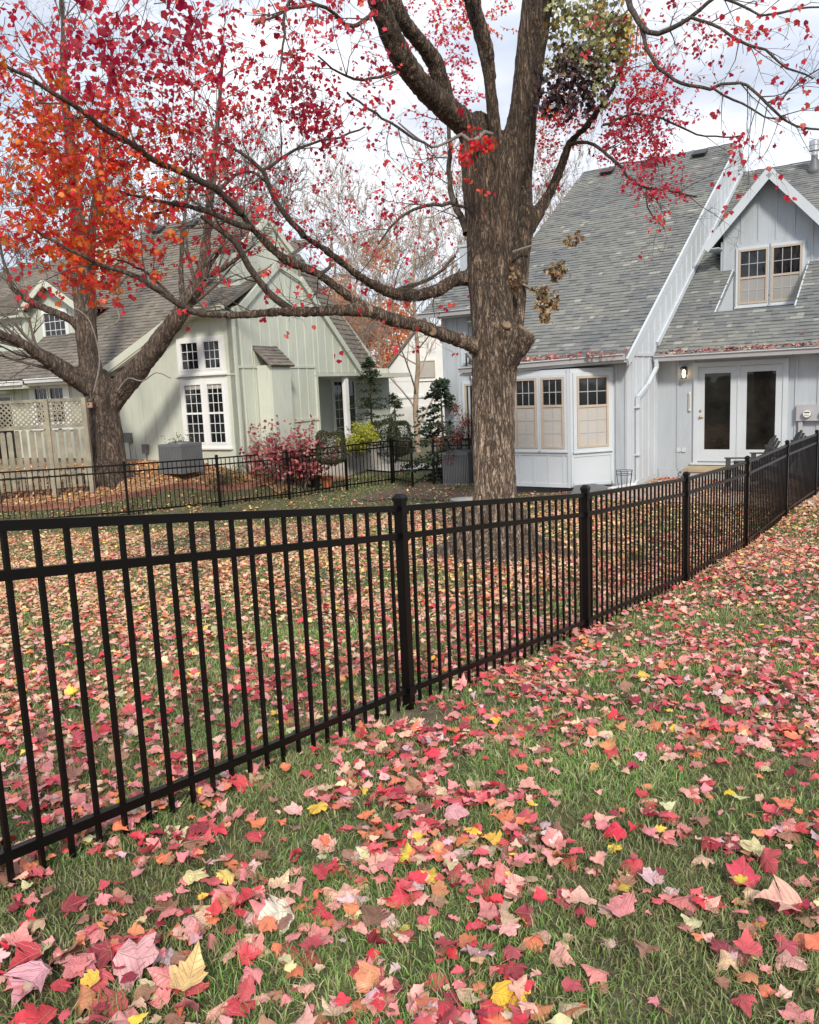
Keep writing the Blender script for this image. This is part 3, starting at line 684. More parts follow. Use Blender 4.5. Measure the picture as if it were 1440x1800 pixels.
MB().box(-.10, -.03, 0, -.02, 0, .09).box(.02, -.03, 0, .10, 0, .09).build('cover', M['bluetrim'], r); MB().box(-.02, -.015, .02, .02, 0, .05).build('bridge', M['offwhite'], r)
r = wall_thing('hose_bib', .53, -.002, -.60, 'tiny outdoor tap low on the wall near the doorstep', 'tap')
MB().tube([(0, 0, 0), (0, -.09, 0), (0, -.12, -.04)], .014, 8).build('spout', M['steel'], r, True); MB().lathe([(.03, 0), (.03, .012)], (0, -.06, .03), 10).build('handle', M['dark'], r)
r = wall_thing('electric_meter_box', 3.30, -.002, .60, 'pale grey box with round glass electric meters right of the patio door', 'meter box')
MB().box(-.40, -.12, -.05, .75, 0, .28).build('cabinet', M['greytrim'], r)
for k in range(3):
    x = -.19+k*.32; MB().tube([(x, -.12, .10), (x, -.17, .10)], .085, 20).build('meter_ring', M['steel'], r); d = MB().tube([(x, -.17, .10), (x, -.20, .10)], .075, 20).build('meter_dial', M['offwhite'], r)
    g_ = MB().box(x-.05, -.204, .115, x+.05, -.2, .135); 
    for q in range(5): g_.box(x-.04+q*.017, -.204, .06, x-.033+q*.017, -.2, .075)
    g_.build('meter_print', M['dark'], r)
MB().box(-.36, -.09, -1.2, -.28, -.02, -.05).build('conduit', M['greytrim'], r)
st = empty('door_step', bw(1.7, -.45, -.68), -AR, None, 'worn wooden step below the patio door', 'step')
MB().box(-.95, -.35, .20, .95, .44, .26).build('tread', M['plank'], st); MB().box(-.92, -.32, -.2, .92, .42, .20).build('riser', M['conc'], st)

# wire plant stand
ps = empty('plant_stand', bw(.02, -2.35, -.72), -AR, None, 'small empty wire plant stand beside the white downspout foot', 'plant stand')
fr = MB(); 
for zz, rr_ in ((.42, .17), (.34, .16), (.05, .12)): fr.tube([(rr_*math.cos(2*pi*k/16), rr_*math.sin(2*pi*k/16), zz) for k in range(17)], .006, 5)
fr.build('wire_rings', M['dark'], ps)
for k in range(8): a = 2*pi*k/8; MB().tube([(.17*math.cos(a), .17*math.sin(a), .42), (.15*math.cos(a), .15*math.sin(a), .25), (.12*math.cos(a), .12*math.sin(a), .05), (.13*math.cos(a), .13*math.sin(a), 0)], .005, 4).build('leg', M['dark'], ps)

# adirondack chairs
def adirondack(loc, rz, label):
    r = empty('garden_chair', loc, rz, None, label, 'chair', 'charcoal slatted garden chairs by the patio door')
    s_ = MB()
    for k in range(5): y = -.28+k*.11; z = .36-k*.025; s_.bar((-.26, y, z), (.26, y, z), .10, .02)
    s_.build('seat', M['chair'], r)
    b_ = MB()
    for k in range(5): x = -.21+k*.105; top = 1.0-abs(k-2)*.045; b_.bar((x*.9, .20, .25), (x*1.15, .52, top), .02, .095, (1, 0, 0))
    b_.bar((-.24, .29, .45), (.24, .29, .45), .03, .05); b_.bar((-.26, .42, .78), (.26, .42, .78), .03, .05); b_.build('backrest', M['chair'], r)
    for sx in (-1, 1):
        MB().bar((sx*.33, -.32, .56), (sx*.33, .40, .54), .12, .022).build('arm', M['chair'], r)
        MB().bar((sx*.29, -.27, 0), (sx*.29, -.27, .55), .09, .025).build('leg', M['chair'], r)
        MB().bar((sx*.27, -.24, .36), (sx*.27, .62, .02), .025, .09).build('rear_leg', M['chair'], r)
adirondack(bw(2.35, -2.1, -.62), math.radians(-97), 'front charcoal slatted garden chair by the patio door, half behind the fence')
adirondack(bw(2.75, -1.75, -.55), math.radians(-97), 'rear charcoal slatted garden chair, taller against the patio door frame')

# air conditioner beside the wing
def ac(name, loc, rz, w, h, label):
    r = empty(name, loc, rz, None, label, 'air conditioner'); a = w/2
    MB().box(-a+.03, -a+.03, .04, a-.03, a-.03, h-.03).build('coil', M['dark'], r)
    s_ = MB(); n = 15
    for k in range(n+1):
        x = -a+w*k/n
        for sx, sy in ((x, -a), (x, a)): s_.box(sx-.015, sy-.012, .06, sx+.015, sy+.012, h-.05)
        for sx, sy in ((-a, x), (a, x)): s_.box(sx-.012, sy-.015, .06, sx+.012, sy+.015, h-.05)
    s_.build('louvre_case', M['ac'], r)
    t = MB().box(-a-.015, -a-.015, h-.07, a+.015, a+.015, h); t.lathe([(a*.8, h), (a*.78, h+.03), (a*.3, h+.05)], n=20); t.build('top_cover', M['ac'], r)
    MB().box(-a-.02, -a-.02, 0, a+.02, a+.02, .06).build('base_pan', M['ac'], r); MB().box(-a-.06, -a-.06, -.08, a+.06, a+.06, 0).build('pad', M['flash'], r)
    return r
ac('air_conditioner', (1.42, 21.05, -.95), -AR, .72, .85, 'grey air conditioner half hidden behind the short fence and the big trunk')

# ------------------------------------------------------------------ sage green house
AL = math.radians(28); LO = Vector((-4.157, 20.723, 0))
gh = empty('sage_green_house', LO, -AL, None, 'sage green board and batten house with taupe shingle roof and white gridded windows', 'house')
def lw(u, v, z=0):
    c, s = math.cos(AL), math.sin(AL); return Vector((LO.x + u*c + v*s, LO.y - u*s + v*c, z))
zM = lambda v: 2.65 + .8*v
w = MB().poly([(-4.05, 0, BG), (0, 0, BG), (0, 0, 3.72), (-1.0, 0, 3.72), (-4.05, 0, 2.32)], .2, (0, -1, 0))
battens(w, -4.0, 0, -1, lambda x: min(3.68, 2.32+(x+4.05)*.459)-.05, 0, .42, .03, .014, 'x', .3); w.box(-2.0, -.02, 2.08, 0, 0, 2.11); w.build('front_wall', M['green'], gh)
MB().bar((-4.15, -.40, 2.36), (-.98, -.40, 3.80), .06, .20, (0, 0, 1)).bar((-4.1, -.2, 2.24), (-1.0, -.2, 3.66), .42, .03, (0, 0, 1)).build('rake_board', M['greentrim'], gh)
w = MB().box(-13, 0, BG, -4.05, .2, 2.3); battens(w, -12.9, -4.1, -1, 2.25, 0, .42, .03, .014); w.build('low_wall', M['green'], gh)
F_ = [(0, .0, BG), (0, .0, 3.72), (0, .40, 3.81), (0, 1.91, 4.88), (0, 3.04, 4.54), (0, 5.99, 2.04), (0, 3.52, 2.04), (0, 3.52, BG)]
w = MB(); w.poly([F_[0], F_[1], F_[2], F_[3], F_[4], (0, 3.52, 4.13), F_[7]], .2, (1, 0, 0)); w.poly([(0, 3.5201, 4.13), F_[5], (0, 3.5201, 2.04)], .2, (1, 0, 0))
w.poly([(-.2, 1.0, 3.7), (-.2, 3.04, 4.54), (-.2, 5.99, 2.04), (-3.5, 5.99, 2.04), (-3.5, 1, 2.04)], .1)
def ftop(v): return 3.7+.0*v if v < .4 else (3.81+(v-.4)*.708 if v < 1.91 else (4.88-(v-1.91)*.30 if v < 3.04 else 4.54-(v-3.04)*.847))
battens(w, .05, 3.5, -1, lambda v: ftop(v)-.1, 0, .40, .035, .018, 'y', .22); battens(w, 3.5, 5.9, 2.1, lambda v: ftop(v)-.1, 0, .40, .035, .018, 'y', .2)
w.box(.0, .02, 2.24, .025, 3.5, 2.30); w.box(0, 2.1, .76, .03, 3.45, .84); w.build('gable_wall', M['green'], gh)
ch = MB().box(.02, .80, BG, .48, 1.62, 2.30); ch.poly([(.02, .74, 2.72), (.02, 1.68, 2.72), (.02, 1.68, 2.28), (.02, .74, 2.28)], -.02); ch.build('chimney_box', M['green'], gh)
roof('chimney_box_roof', gh, [(.56, 1.72, 2.28), (.56, .70, 2.28), (.0, .70, 2.80), (.0, 1.72, 2.80)], M['roofl'], exposure=.12, thick=.04)
tr = MB().bar((.05, .30, 3.72), (.05, 1.93, 4.92), .08, .17, (0, -.5, 1)); tr.bar((.05, 2.95, 4.66), (.05, 6.12, 1.98), .09, .17, (0, .5, 1)); tr.bar((.05, 1.93, 4.93), (.05, 3.0, 4.62), .06, .10, (0, .5, 1))
tr.box(.001, 3.45, BG, .04, 3.55, 2.04); tr.box(.001, 3.45, 2.0, .04, 6.1, 2.10); tr.box(-.02, -.03, BG, .03, .06, 3.7); tr.build('gable_trim', M['green'], gh)
# taller gable behind
T_ = [(-.42, .9, 2.0), (-.42, .9, 5.2), (-.42, 2.23, 6.15), (-.42, 7.5, 2.44), (-.42, 7.5, 2.0)]
w = MB().poly(T_, .7, (1, 0, 0)); battens(w, .9, 5.0, 4.0, lambda v: (5.2+(v-.9)*.71 if v < 2.23 else 6.15-(v-2.23)*.704)-.12, -.42, .4, .03, .015, 'y', .2)
w.build('upper_gable_wall', M['green'], gh)
MB().bar((-.39, .85, 5.22), (-.39, 2.25, 6.22), .08, .14, (0, -.5, 1)).bar((-.39, 2.2, 6.22), (-.39, 7.6, 2.42), .08, .14, (0, .5, 1)).build('upper_rake_board', M['greentrim'], gh)
lv = MB()
for k in range(6): lv.box(-.41, 2.08, 5.62+k*.07, -.36, 2.38, 5.65+k*.07)
lv.build('gable_louver', M['greentrim'], gh)
roof('side_roof', gh, [(0.02, 3.0, 4.60), (0.02, 6.1, 2.0), (-.40, 7.6, 2.44), (-.40, 3.4, 5.40)], M['roofl'], thick=.05)
roof('upper_side_roof', gh, [(-.36, 2.23, 6.24), (-.36, 7.6, 2.46), (-1.15, 7.6, 2.46), (-1.15, 2.23, 6.24)], M['roofl'], thick=.05)
roof('upper_side_roof', gh, [(-.36, .85, 5.24), (-.36, 2.23, 6.24), (-1.15, 2.23, 6.24), (-1.15, .85, 5.24)], M['roofl'], thick=.05)
# porch recess
MB().box(-1.6, 3.5, BG, -1.5, 10.5, 2.3).build('porch_wall', M['green'], gh)
MB().box(-1.5, 3.5, 2.06, 0, 6.1, 2.12).build('porch_ceiling', M['greentrim'], gh)
MB().box(-1.5, 6.1, 1.95, -.6, 10.5, 2.1).build('porch_beam', M['greentrim'], gh)
MB().box(-1.5, 3.56, BG, .75, 6.3, -.16).build('porch_floor', M['conc'], gh)
MB().box(-.14, 5.10, -.16, -.02, 5.28, 2.02).build('porch_post', M['white'], gh)
window(gh, 6.65, 7.25, .0, 1.9, (-1.498, 0, 0), pi/2, 2, 6, 'white', 'white', None, False, None, .06)
window(gh, 7.5, 8.0, .0, 1.9, (-1.498, 0, 0), pi/2, 1, 4, 'white', 'white', None, False, None, .06)
# roofs
UR, RM = -8.3, 6.1
roof('main_roof', gh, [(UR, -.45, zM(-.45)), (-.42, -.45, zM(-.45)), (-.42, 1.4, zM(1.4)), (-3.7, RM, zM(RM)), (UR, RM, zM(RM))], M['roofl'], exposure=.155,
     holes=[[(-4.0, -.5, zM(-.5)), (-.4, -.5, zM(-.5)), (-.4, 1.3, zM(1.3)), (-1.0, 1.3, zM(1.3))]])
roof('main_roof_rear', gh, [(-3.7, 2*RM+.4, zM(-.4)), (UR, 2*RM+.4, zM(-.4)), (UR, RM, zM(RM)), (-3.7, RM, zM(RM))], M['roofl'], exposure=.4)
RN = 7.5; zN = lambda v: 2.60 + .62*v
roof('low_roof', gh, [(-18, -.45, zN(-.45)), (UR, -.45, zN(-.45)), (UR, RN, zN(RN)), (-18, RN, zN(RN))], M['roofl'], exposure=.155)
MB().poly([(UR, 0, 2.0), (UR, RM, zM(RM)-.1), (UR, 2*RM, 2.5), (UR, 2*RM, 2.0)], .15, (-1, 0, 0)).build('gable_wall', M['green'], gh)
roof('raised_roof', gh, [(-1.02, -.42, 3.74), (.1, -.42, 3.74), (-.40, 4.2, 5.9), (-1.02, 4.4, 6.05)], M['roofl'], eave=(1, 0, 0), exposure=.155, thick=.08)
roof('raised_roof_side', gh, [(-4.12, -.42, 2.33), (-1.02, -.42, 3.74), (-1.02, 4.4, 6.05)], M['roofl'], exposure=.155, thick=.06)
gutter('gutter', gh, (-1.1, -.44, 3.73), (.14, -.44, 3.73), M['greentrim'], .10)
gutter('gutter', gh, (-7.2, -.46, 2.28), (-4.1, -.46, 2.28), M['white'], .12); gutter('gutter', gh, (-13, -.60, 2.24), (-7.2, -.60, 2.24), M['white'], .12)
s = MB().box(-13, -.6, 2.02, -7.2, -.1, 2.12); s.box(-7.2, -.45, 2.08, -4.1, -.0, 2.16); s.box(-1.1, -.42, 3.55, 0, 0, 3.62); s.box(-13, -.3, 1.9, -8.4, -.02, 2.0); s.build('soffit', M['greentrim'], gh)
# dormer on the lower slope
dax, daz, dhw, dez = -7.75, 5.20, 1.35, 4.35
d = MB().poly([(dax-1.1, 1.2, 3.3), (dax+1.1, 1.2, 3.3), (dax+1.1, 1.2, 4.45), (dax, 1.2, 5.12), (dax-1.1, 1.2, 4.45)], .15, (0, -1, 0)); battens(d, dax-1.1, dax+1.1, 3.3, lambda x: 5.1-abs(x-dax)*.55, 1.2, .4, .03, .015); d.build('dormer_wall', M['green'], gh)
for sx in (-1, 1):
    roof('dormer_roof', gh, [(dax+sx*dhw, .9, dez), (dax, .9, daz), (dax, 4.2, daz), (dax+sx*dhw, 2.6, dez)], M['roofl'], eave=(0, 1, 0), thick=.05)
    MB().bar((dax+sx*dhw, .88, dez-.08), (dax, .88, daz-.08), .04, .17, (sx*-.6, 0, 1)).build('rake_board', M['greentrim'], gh)
window(gh, dax-.5, dax+.5, 3.45, 4.3, (0, 1.19, 0), 0, 4, 3, 'white', 'white', None, False, None, .06)
d = MB().box(-14, 1.0, 3.0, -8.9, 1.2, 4.2); d.box(-14, .75, 4.2, -8.8, 1.2, 4.34); d.build('raised_wall', M['green'], gh)
roof('raised_low_roof', gh, [(-14, .7, 4.34), (-8.8, .7, 4.34), (-8.8, 4.6, 5.6), (-14, 4.6, 5.6)], M['roofl'], thick=.05)
cb = MB().box(-9.1, 4.2, 5.0, -8.4, 4.9, 6.9); cb.bar((-9.2, 4.15, 6.85), (-8.75, 4.15, 7.2), .06, .12); cb.bar((-8.75, 4.15, 7.2), (-8.3, 4.15, 6.85), .06, .12); cb.poly([(-9.1, 4.2, 6.9), (-8.4, 4.2, 6.9), (-8.75, 4.2, 7.18)], .5, (0, -1, 0)); cb.build('chimney', M['green'], gh)
for u_ in (-7.6, -6.1): MB().box(-.18, -.18, 0, .18, .18, .12).build('roof_vent', M['dark'], gh, False, (u_, RM-.35, zM(RM-.35)-.02), (.6, 0, 0))
# windows of the tall wall
for x0, x1 in ((-1.76, -1.12), (-1.0, -.42)):
    window(gh, x0, x1, .36, 1.92, (0, -.004, 0), 0, 3, 3, 'white', None, .505, False, (3, 3), .06, blind=.16)
    window(gh, x0, x1, 2.24, 2.98, (0, -.004, 0), 0, 3, 3, 'white', None, None, False, None, .06)
c_ = MB()
for z0, z1 in ((.36, 1.92), (2.24, 2.98)):
    c_.box(-1.86, -.045, z0-.09, -1.76, 0, z1+.09); c_.box(-.42, -.045, z0-.09, -.32, 0, z1+.09); c_.box(-1.12, -.045, z0, -1.0, 0, z1); c_.box(-1.76, -.045, z1, -.42, 0, z1+.09); c_.box(-1.76, -.045, z0-.09, -.42, 0, z0); c_.box(-1.9, -.07, z0-.14, -.28, 0, z0-.09)
c_.build('window_casing', M['white'], gh)
for x0, x1 in ((-7.5, -6.9), (-6.85, -6.22)): window(gh, x0, x1, 1.0, 2.04, (0, -.004, 0), 0, 3, 3, 'white', None, None, False, None, .06)
c_ = MB(); c_.box(-7.7, -.05, .9, -7.5, 0, 2.14); c_.box(-6.22, -.05, .9, -6.02, 0, 2.14); c_.box(-7.7, -.052, 2.04, -6.02, 0, 2.16); c_.box(-7.7, -.06, .8, -6.02, 0, 1.0); c_.build('window_casing', M['white'], gh)
window(gh, -10.6, -8.5, -.4, 1.85, (0, -.004, 0), 0, 2, 1, 'greentrim', 'greentrim', None, False, None, .08)
for nm, u_, z_, w_, h_, lb, ct in (('utility_box', -3.85, .42, .20, .26, 'grey utility box on the green wall right of the forked tree', 'utility box'), ('disconnect_box', -3.25, .12, .14, .24, 'small grey power box low on the green wall beside the air conditioner', 'power box')):
    p = lw(u_, -.01, z_); r = empty(nm, p, -AL, None, lb, ct)
    MB().box(-w_/2, -.10, 0, w_/2, 0, h_).build('case', M['ac'], r); MB().box(-w_/2-.01, -.112, .0, w_/2+.01, -.10, h_+.01).build('lid', M['ac'], r); MB().tube([(0, -.04, 0), (.02, -.04, -.55)], .012, 6).build('conduit', M['ac'], r)
ac('air_conditioner', (-5.50, 19.95, -.14), -AL, .70, .62, 'wide grey air conditioner standing by the tall windows of the green house')

# lattice-topped wooden fence
def lattice_fence():
    a = Vector((-11.3, 18.2, 0)); b = Vector((-9.35, 18.55, 0)); c = Vector((-7.42, 19.18, 0))
    mid = b + (c-b)*.60
    r = empty('wooden_fence', (b.x, b.y, -.38), 0, None, 'weathered wooden fence with lattice top beside the forked tree', 'fence')
    nodes = [a-b, Vector((0, 0, 0)), mid-b, c-b]
    for i, p in enumerate(nodes):
        MB().box(p.x-.05, p.y-.05, -.2, p.x+.05, p.y+.05, 2.06).build('post', M['wood'], r)
    for p, q in zip(nodes, nodes[1:]):
        d = q-p; L_ = d.length; u = d/L_; nrm = Vector((-u.y, u.x, 0)); pn = empty('panel', p, 0, r)
        for z in (.35, 1.42, 2.02): MB().bar(Vector((0, 0, z)), d+Vector((0, 0, z)), .04, .07).build('rail', M['wood'], pn)
        k = int(L_/.15)
        for j in range(k):
            o = u*(.08+j*L_/k); zt = 1.36+rnd.uniform(-.02, .02); f = (.03 if j % 2 else -.03)
            MB().poly([o+u*x+nrm*f+Vector((0, 0, z)) for x, z in ((-.055, 0), (.055, 0), (.055, zt-.04), (.03, zt), (-.03, zt), (-.055, zt-.04))], .018).build('fence_board', M['wood'], pn)
        lt = MB(); n = int(L_/.11)
        for s_ in (-1, 1):
            for j in range(-6, n+1):
                x0 = j*.11; x1 = x0+.54; z0, z1 = (1.45, 2.0)
                if s_ < 0: z0, z1 = z1, z0
                t0 = max(0, -x0/.54); t1 = min(1, (L_-x0)/.54)
                if t1-t0 < .05: continue
                pa = u*(x0+.54*t0)+Vector((0, 0, z0+(z1-z0)*t0)); pb = u*(x0+.54*t1)+Vector((0, 0, z0+(z1-z0)*t1))
                lt.bar(pa+nrm*.006*s_, pb+nrm*.006*s_, .008, .032)
        lt.build('lattice', M['wood'], pn)
lattice_fence()

# ------------------------------------------------------------------ beds, path, patio
bed = [(-11, 18.6), (-9.0, 18.35), (-7.6, 18.5), (-6.2, 18.95), (-4.9, 19.75), (-3.9, 20.35), (-3.6, 21.0), (-4.6, 21.8), (-8, 23), (-12, 22)]
tag(ground_patch('mulch_bed', bed, M['mulch'], .03), kind='structure')
edge = [(-11, 18.55), (-9.0, 18.30), (-7.6, 18.45), (-6.2, 18.90), (-4.9, 19.70), (-3.95, 20.30), (-3.55, 20.9)]
eb = MB()
def resample(P, step):
    P = [Vector(p) for p in P]; o = [P[0]]; acc = 0
    for a, b in zip(P, P[1:]):
        L_ = (b-a).length; t = step-acc
        while t < L_: o.append(a+(b-a)*(t/L_)); t += step
        acc = L_-(t-step)
    return o
es = resample([(x, y, 0) for x, y in edge], .21)
for a, b in zip(es, es[1:]):
    za, zb = g1(a.x, a.y), g1(b.x, b.y); q = (b-a)*.47; m_ = (a+b)/2; eb.bar((m_-q)+Vector((0, 0, za+.04+rnd.uniform(-.01, .01))), (m_+q)+Vector((0, 0, zb+.04)), .10, .13)
r = empty('brick_edging', (0, 0, 0), 0, None, 'curved red brick edging around the leaf covered bed under the forked tree', 'edging'); eb.build('brick_course', M['brick'], r)
edge2 = [(-3.4, 20.9), (-2.9, 21.6), (-2.2, 22.3), (-1.8, 23.2)]
patch = [lw(-.1, .2)[:2], lw(.9, .2)[:2], lw(1.1, 3.5)[:2], lw(-.1, 3.5)[:2]]
tag(ground_patch('mulch_bed', patch, M['mulch'], .03), kind='structure')
tag(ground_patch('garden_path', [lw(-1.4, 4.3)[:2], lw(1.5, 4.9)[:2], lw(2.6, 6.4)[:2], lw(6, 9.5)[:2], lw(5.6, 10.4)[:2], lw(1.9, 7.2)[:2], lw(-1.4, 6.2)[:2]], M['conc'], .05), kind='structure')
tag(ground_patch('patio', [bw(-.1, -3.6)[:2], bw(9, -3.6)[:2], bw(9, -.02)[:2], bw(.02, -.02)[:2], bw(.02, -1.9)[:2]], M['paver'], .035), kind='structure')
tag(ground_patch('soil_strip', [bw(-4.2, -3.0)[:2], bw(-.2, -3.0)[:2], bw(0, -1.8)[:2], bw(-4.6, -1.7)[:2], bw(-6.4, .2)[:2], bw(-6.4, -2)[:2]], M['soil'], .02), kind='structure')
sp = MB().add([(0, 0, 0), (.55, 0, 0), (.75, .9, .02), (-.2, .9, .16), (0, 0, -.1), (.55, 0, -.1), (.75, .9, -.1), (-.2, .9, -.1)], [(0, 1, 2, 3), (0, 4, 5, 1), (1, 5, 6, 2), (3, 7, 4, 0)])
tag(sp.build('splash_block', M['flash'], None, False, bw(-.85, -3.1, g1(*bw(-.6, -3.1)[:2])+.05), (0, 0, -AR)), 'dark grey splash block sloping out below the angled bay', 'splash block')
p_ = gpt(806, 852); st_ = MB().lathe([(.36, 0), (.38, .03), (.36, .06), (.30, .065)], n=14); st_ = st_.build('stepping_stone', M['conc'], None, True, (1.28, 17.9, g1(1.28, 17.9)+.0)); st_.scale = (1, .6, 1)
tag(st_, 'flat pale stepping stone in the leaves left of the big trunk', 'stone')
for i, (x, y, rx, ry, ro) in enumerate([(.1, 20.6, 1.3, .8, 0)]):
    tag(ground_patch('bare_soil', blob(x, y, rx, ry, ro, seed=i), M['soil'], .012, .12, .02), kind='structure')
# planter and pots
r = empty('stone_planter', (-1.50, 24.9, -.16), 0, None, 'pale stone planter beside the white porch post', 'planter')
MB().lathe([(.17, 0), (.19, .04), (.16, .08), (.22, .34), (.28, .38), (.28, .43), (.22, .43), (.20, .38)], n=16).build('bowl', M['offwhite'], r, False)
for i, (x, y, mt, nm) in enumerate(((-2.15, 21.6, 'terra', 'terracotta flower pot behind the far fence'), (-2.45, 21.5, 'dark', 'dark glazed flower pot behind the far fence'))):
    r = empty('flower_pot', (x, y, g1(x, y)), 0, None, nm, 'flower pot'); MB().lathe([(.10, 0), (.15, .26), (.175, .27), (.175, .32), (.15, .32), (.14, .28)], n=16).build('pot', M[mt], r)

# ------------------------------------------------------------------ leaves
MAPLE = [(0,-.02),(.17,-.07),(.36,.02),(.38,.16),(.50,.28),(.60,.55),(.46,.53),(.35,.54),(.36,.66),(.25,.72),(.14,.89),(0,1.03)]
MAPLE = MAPLE + [(-x, y) for x, y in MAPLE[-2:0:-1]]
SIMPLE = [(0,-.02),(.38,.03),(.56,.50),(.34,.56),(0,1.0),(-.34,.56),(-.56,.50),(-.38,.03)]
OVAL = [(0, 0), (.26, .3), (.22, .7), (0, 1), (-.22, .7), (-.26, .3)]
QUAD = [(0, 0), (.42, .45), (0, 1.0), (-.42, .45)]
def leaf_mesh(name, pos, dirs, nrm, size, col, mat, shape=SIMPLE, curl=.35, rng=NR, stem=False, edge=0):
    """pos (n,3); dirs: tip direction; nrm: face normal hint; builds fans with a fold and curl"""
    n = len(pos); sh = np.array([(0, .38)] + shape); k = len(sh)
    d = dirs/np.linalg.norm(dirs, axis=1, keepdims=True); x = np.cross(d, nrm); x /= np.linalg.norm(x, axis=1, keepdims=True)+1e-9; z = np.cross(x, d)
    a = rng.normal(0, curl, n)[:, None]; b = rng.normal(0, curl, n)[:, None]; c = rng.normal(0, curl*.7, n)[:, None]
    wob = rng.normal(0, curl*.22, (n, k)); asp = rng.uniform(.85, 1.12, n)[:, None]
    sx = sh[None, :, 0]*asp*(1+rng.normal(0, .07, (n, k))); sy = np.repeat(sh[None, :, 1], n, 0)*(1+rng.normal(0, .05, (n, k)))
    hz = a*np.abs(sx)*1.0+b*(sy-.4)**2+c*sx*sy+wob*(np.abs(sx)+np.abs(sy-.4)); hz[:, 0] *= .3
    V = pos[:, None]+size[:, None, None]*(sx[..., None]*x[:, None]+(sy[..., None]-.38)*d[:, None]+hz[..., None]*z[:, None])
    m = k-1; base = (np.arange(n)*k)[:, None, None]
    f = np.array([(0, 1+i, 1+(i+1) % m) for i in range(m)])[None]+base
    C = np.repeat(col[:, None], k, 1); C[:, 0] *= 1.15; C *= rng.uniform(.88, 1.1, (n, k, 1))
    if edge: C[:, 1:] = C[:, 1:]*(1-edge*rng.random((n, 1, 1)))+edge*.0
    V = V.reshape(-1, 3); F_ = f.reshape(-1, 3); C = C.reshape(-1, 3)
    if stem:
        sb = pos-d*size[:, None]*.38; se = sb-d*size[:, None]*.75+z*size[:, None]*rng.uniform(-.05, .30, n)[:, None]+x*size[:, None]*rng.uniform(-.3, .3, n)[:, None]
        w_ = x*.0011; S = np.stack([sb-w_, sb+w_, se+w_, se-w_], 1).reshape(-1, 3); o = len(V); q = (np.arange(n)*4)[:, None, None]+o
        V = np.r_[V, S]; F_ = np.r_[F_, (np.array([(0, 1, 2), (0, 2, 3)])[None]+q).reshape(-1, 3)]; C = np.r_[C, np.repeat(np.tile([.35, .12, .08], (n, 1)), 4, 0)]
    return np_mesh(name, V, F_, mat, np.clip(C, 0, 1))
def pick(pal, n, rng=NR):
    c = np.array([p[1] for p in pal], float); w = np.array([p[0] for p in pal], float); i = rng.choice(len(pal), n, p=w/w.sum())
    return np.clip(c[i]*rng.uniform(.8, 1.2, (n, 1))*rng.uniform(.92, 1.08, (n, 3)), 0, 1), i
def unit(n, rng=NR): v = rng.normal(size=(n, 3)); return v/np.linalg.norm(v, axis=1, keepdims=True)

# ------------------------------------------------------------------ tree limbs
def catmull(P, R, step):
    P = [np.array(p, float) for p in P]; oP, oR = [], []
    for i in range(len(P)-1):
        p0, p1, p2, p3 = P[max(i-1, 0)], P[i], P[i+1], P[min(i+2, len(P)-1)]; n = max(1, int(np.linalg.norm(p2-p1)/step))
        for k in range(n):
            t = k/n; oP.append(.5*((2*p1)+(-p0+p2)*t+(2*p0-5*p1+4*p2-p3)*t*t+(-p0+3*p1-3*p2+p3)*t**3)); oR.append(R[i]+(R[i+1]-R[i])*t)
    oP.append(P[-1]); oR.append(R[-1]); return oP, oR
def px_limb(nodes, D0=None):
    """(photo x, photo y, distance, width in px) -> points and radii"""
    P = []; R = []
    for n_ in nodes: x, y, D, w_ = n_; P.append(at(x, y, D)); R.append(w_*D/FPX/2)
    return P, R
def remeshed(name, mb, voxel, mat, parent, amp, fr):
    me = mb.mesh(name, None); o = bpy.data.objects.new(name, me); COL.objects.link(o)
    m = o.modifiers.new('r', 'REMESH'); m.mode = 'VOXEL'; m.voxel_size = voxel; m.use_smooth_shade = True
    s_ = o.modifiers.new('s', 'SMOOTH'); s_.iterations = 6; s_.factor = .6
    dg = bpy.context.evaluated_depsgraph_get(); dg.update(); me2 = bpy.data.meshes.new_from_object(o.evaluated_get(dg)); bpy.data.objects.remove(o)
    n = len(me2.vertices); co = np.empty(n*3, np.float32); no = np.empty(n*3, np.float32); me2.vertices.foreach_get('co', co); me2.vertices.foreach_get('normal', no)
    co = co.reshape(-1, 3); no = no.reshape(-1, 3); d = np.empty(n)
    for i in range(n):
        x, y, z = co[i]; x = float(x); y = float(y); z = float(z)
        r_ = mnoise.noise(Vector((x*fr*.7, y*fr*.7, z*fr*.10))); q = mnoise.noise(Vector((x*fr*2.3+9, y*fr*2.3, z*fr*.45))); b = mnoise.noise(Vector((x*2.2, y*2.2, z*1.6)))
        d[i] = amp*(.3-3.0*abs(r_)) + amp*.7*q + amp*1.2*b
    co += no*d[:, None].astype(np.float32); me2.vertices.foreach_set('co', co.ravel()); me2.name = name; me2.materials.clear(); me2.materials.append(mat)
    me2.polygons.foreach_set('use_smooth', np.ones(len(me2.polygons), bool)); me2.update()
    return link(name, me2, parent)

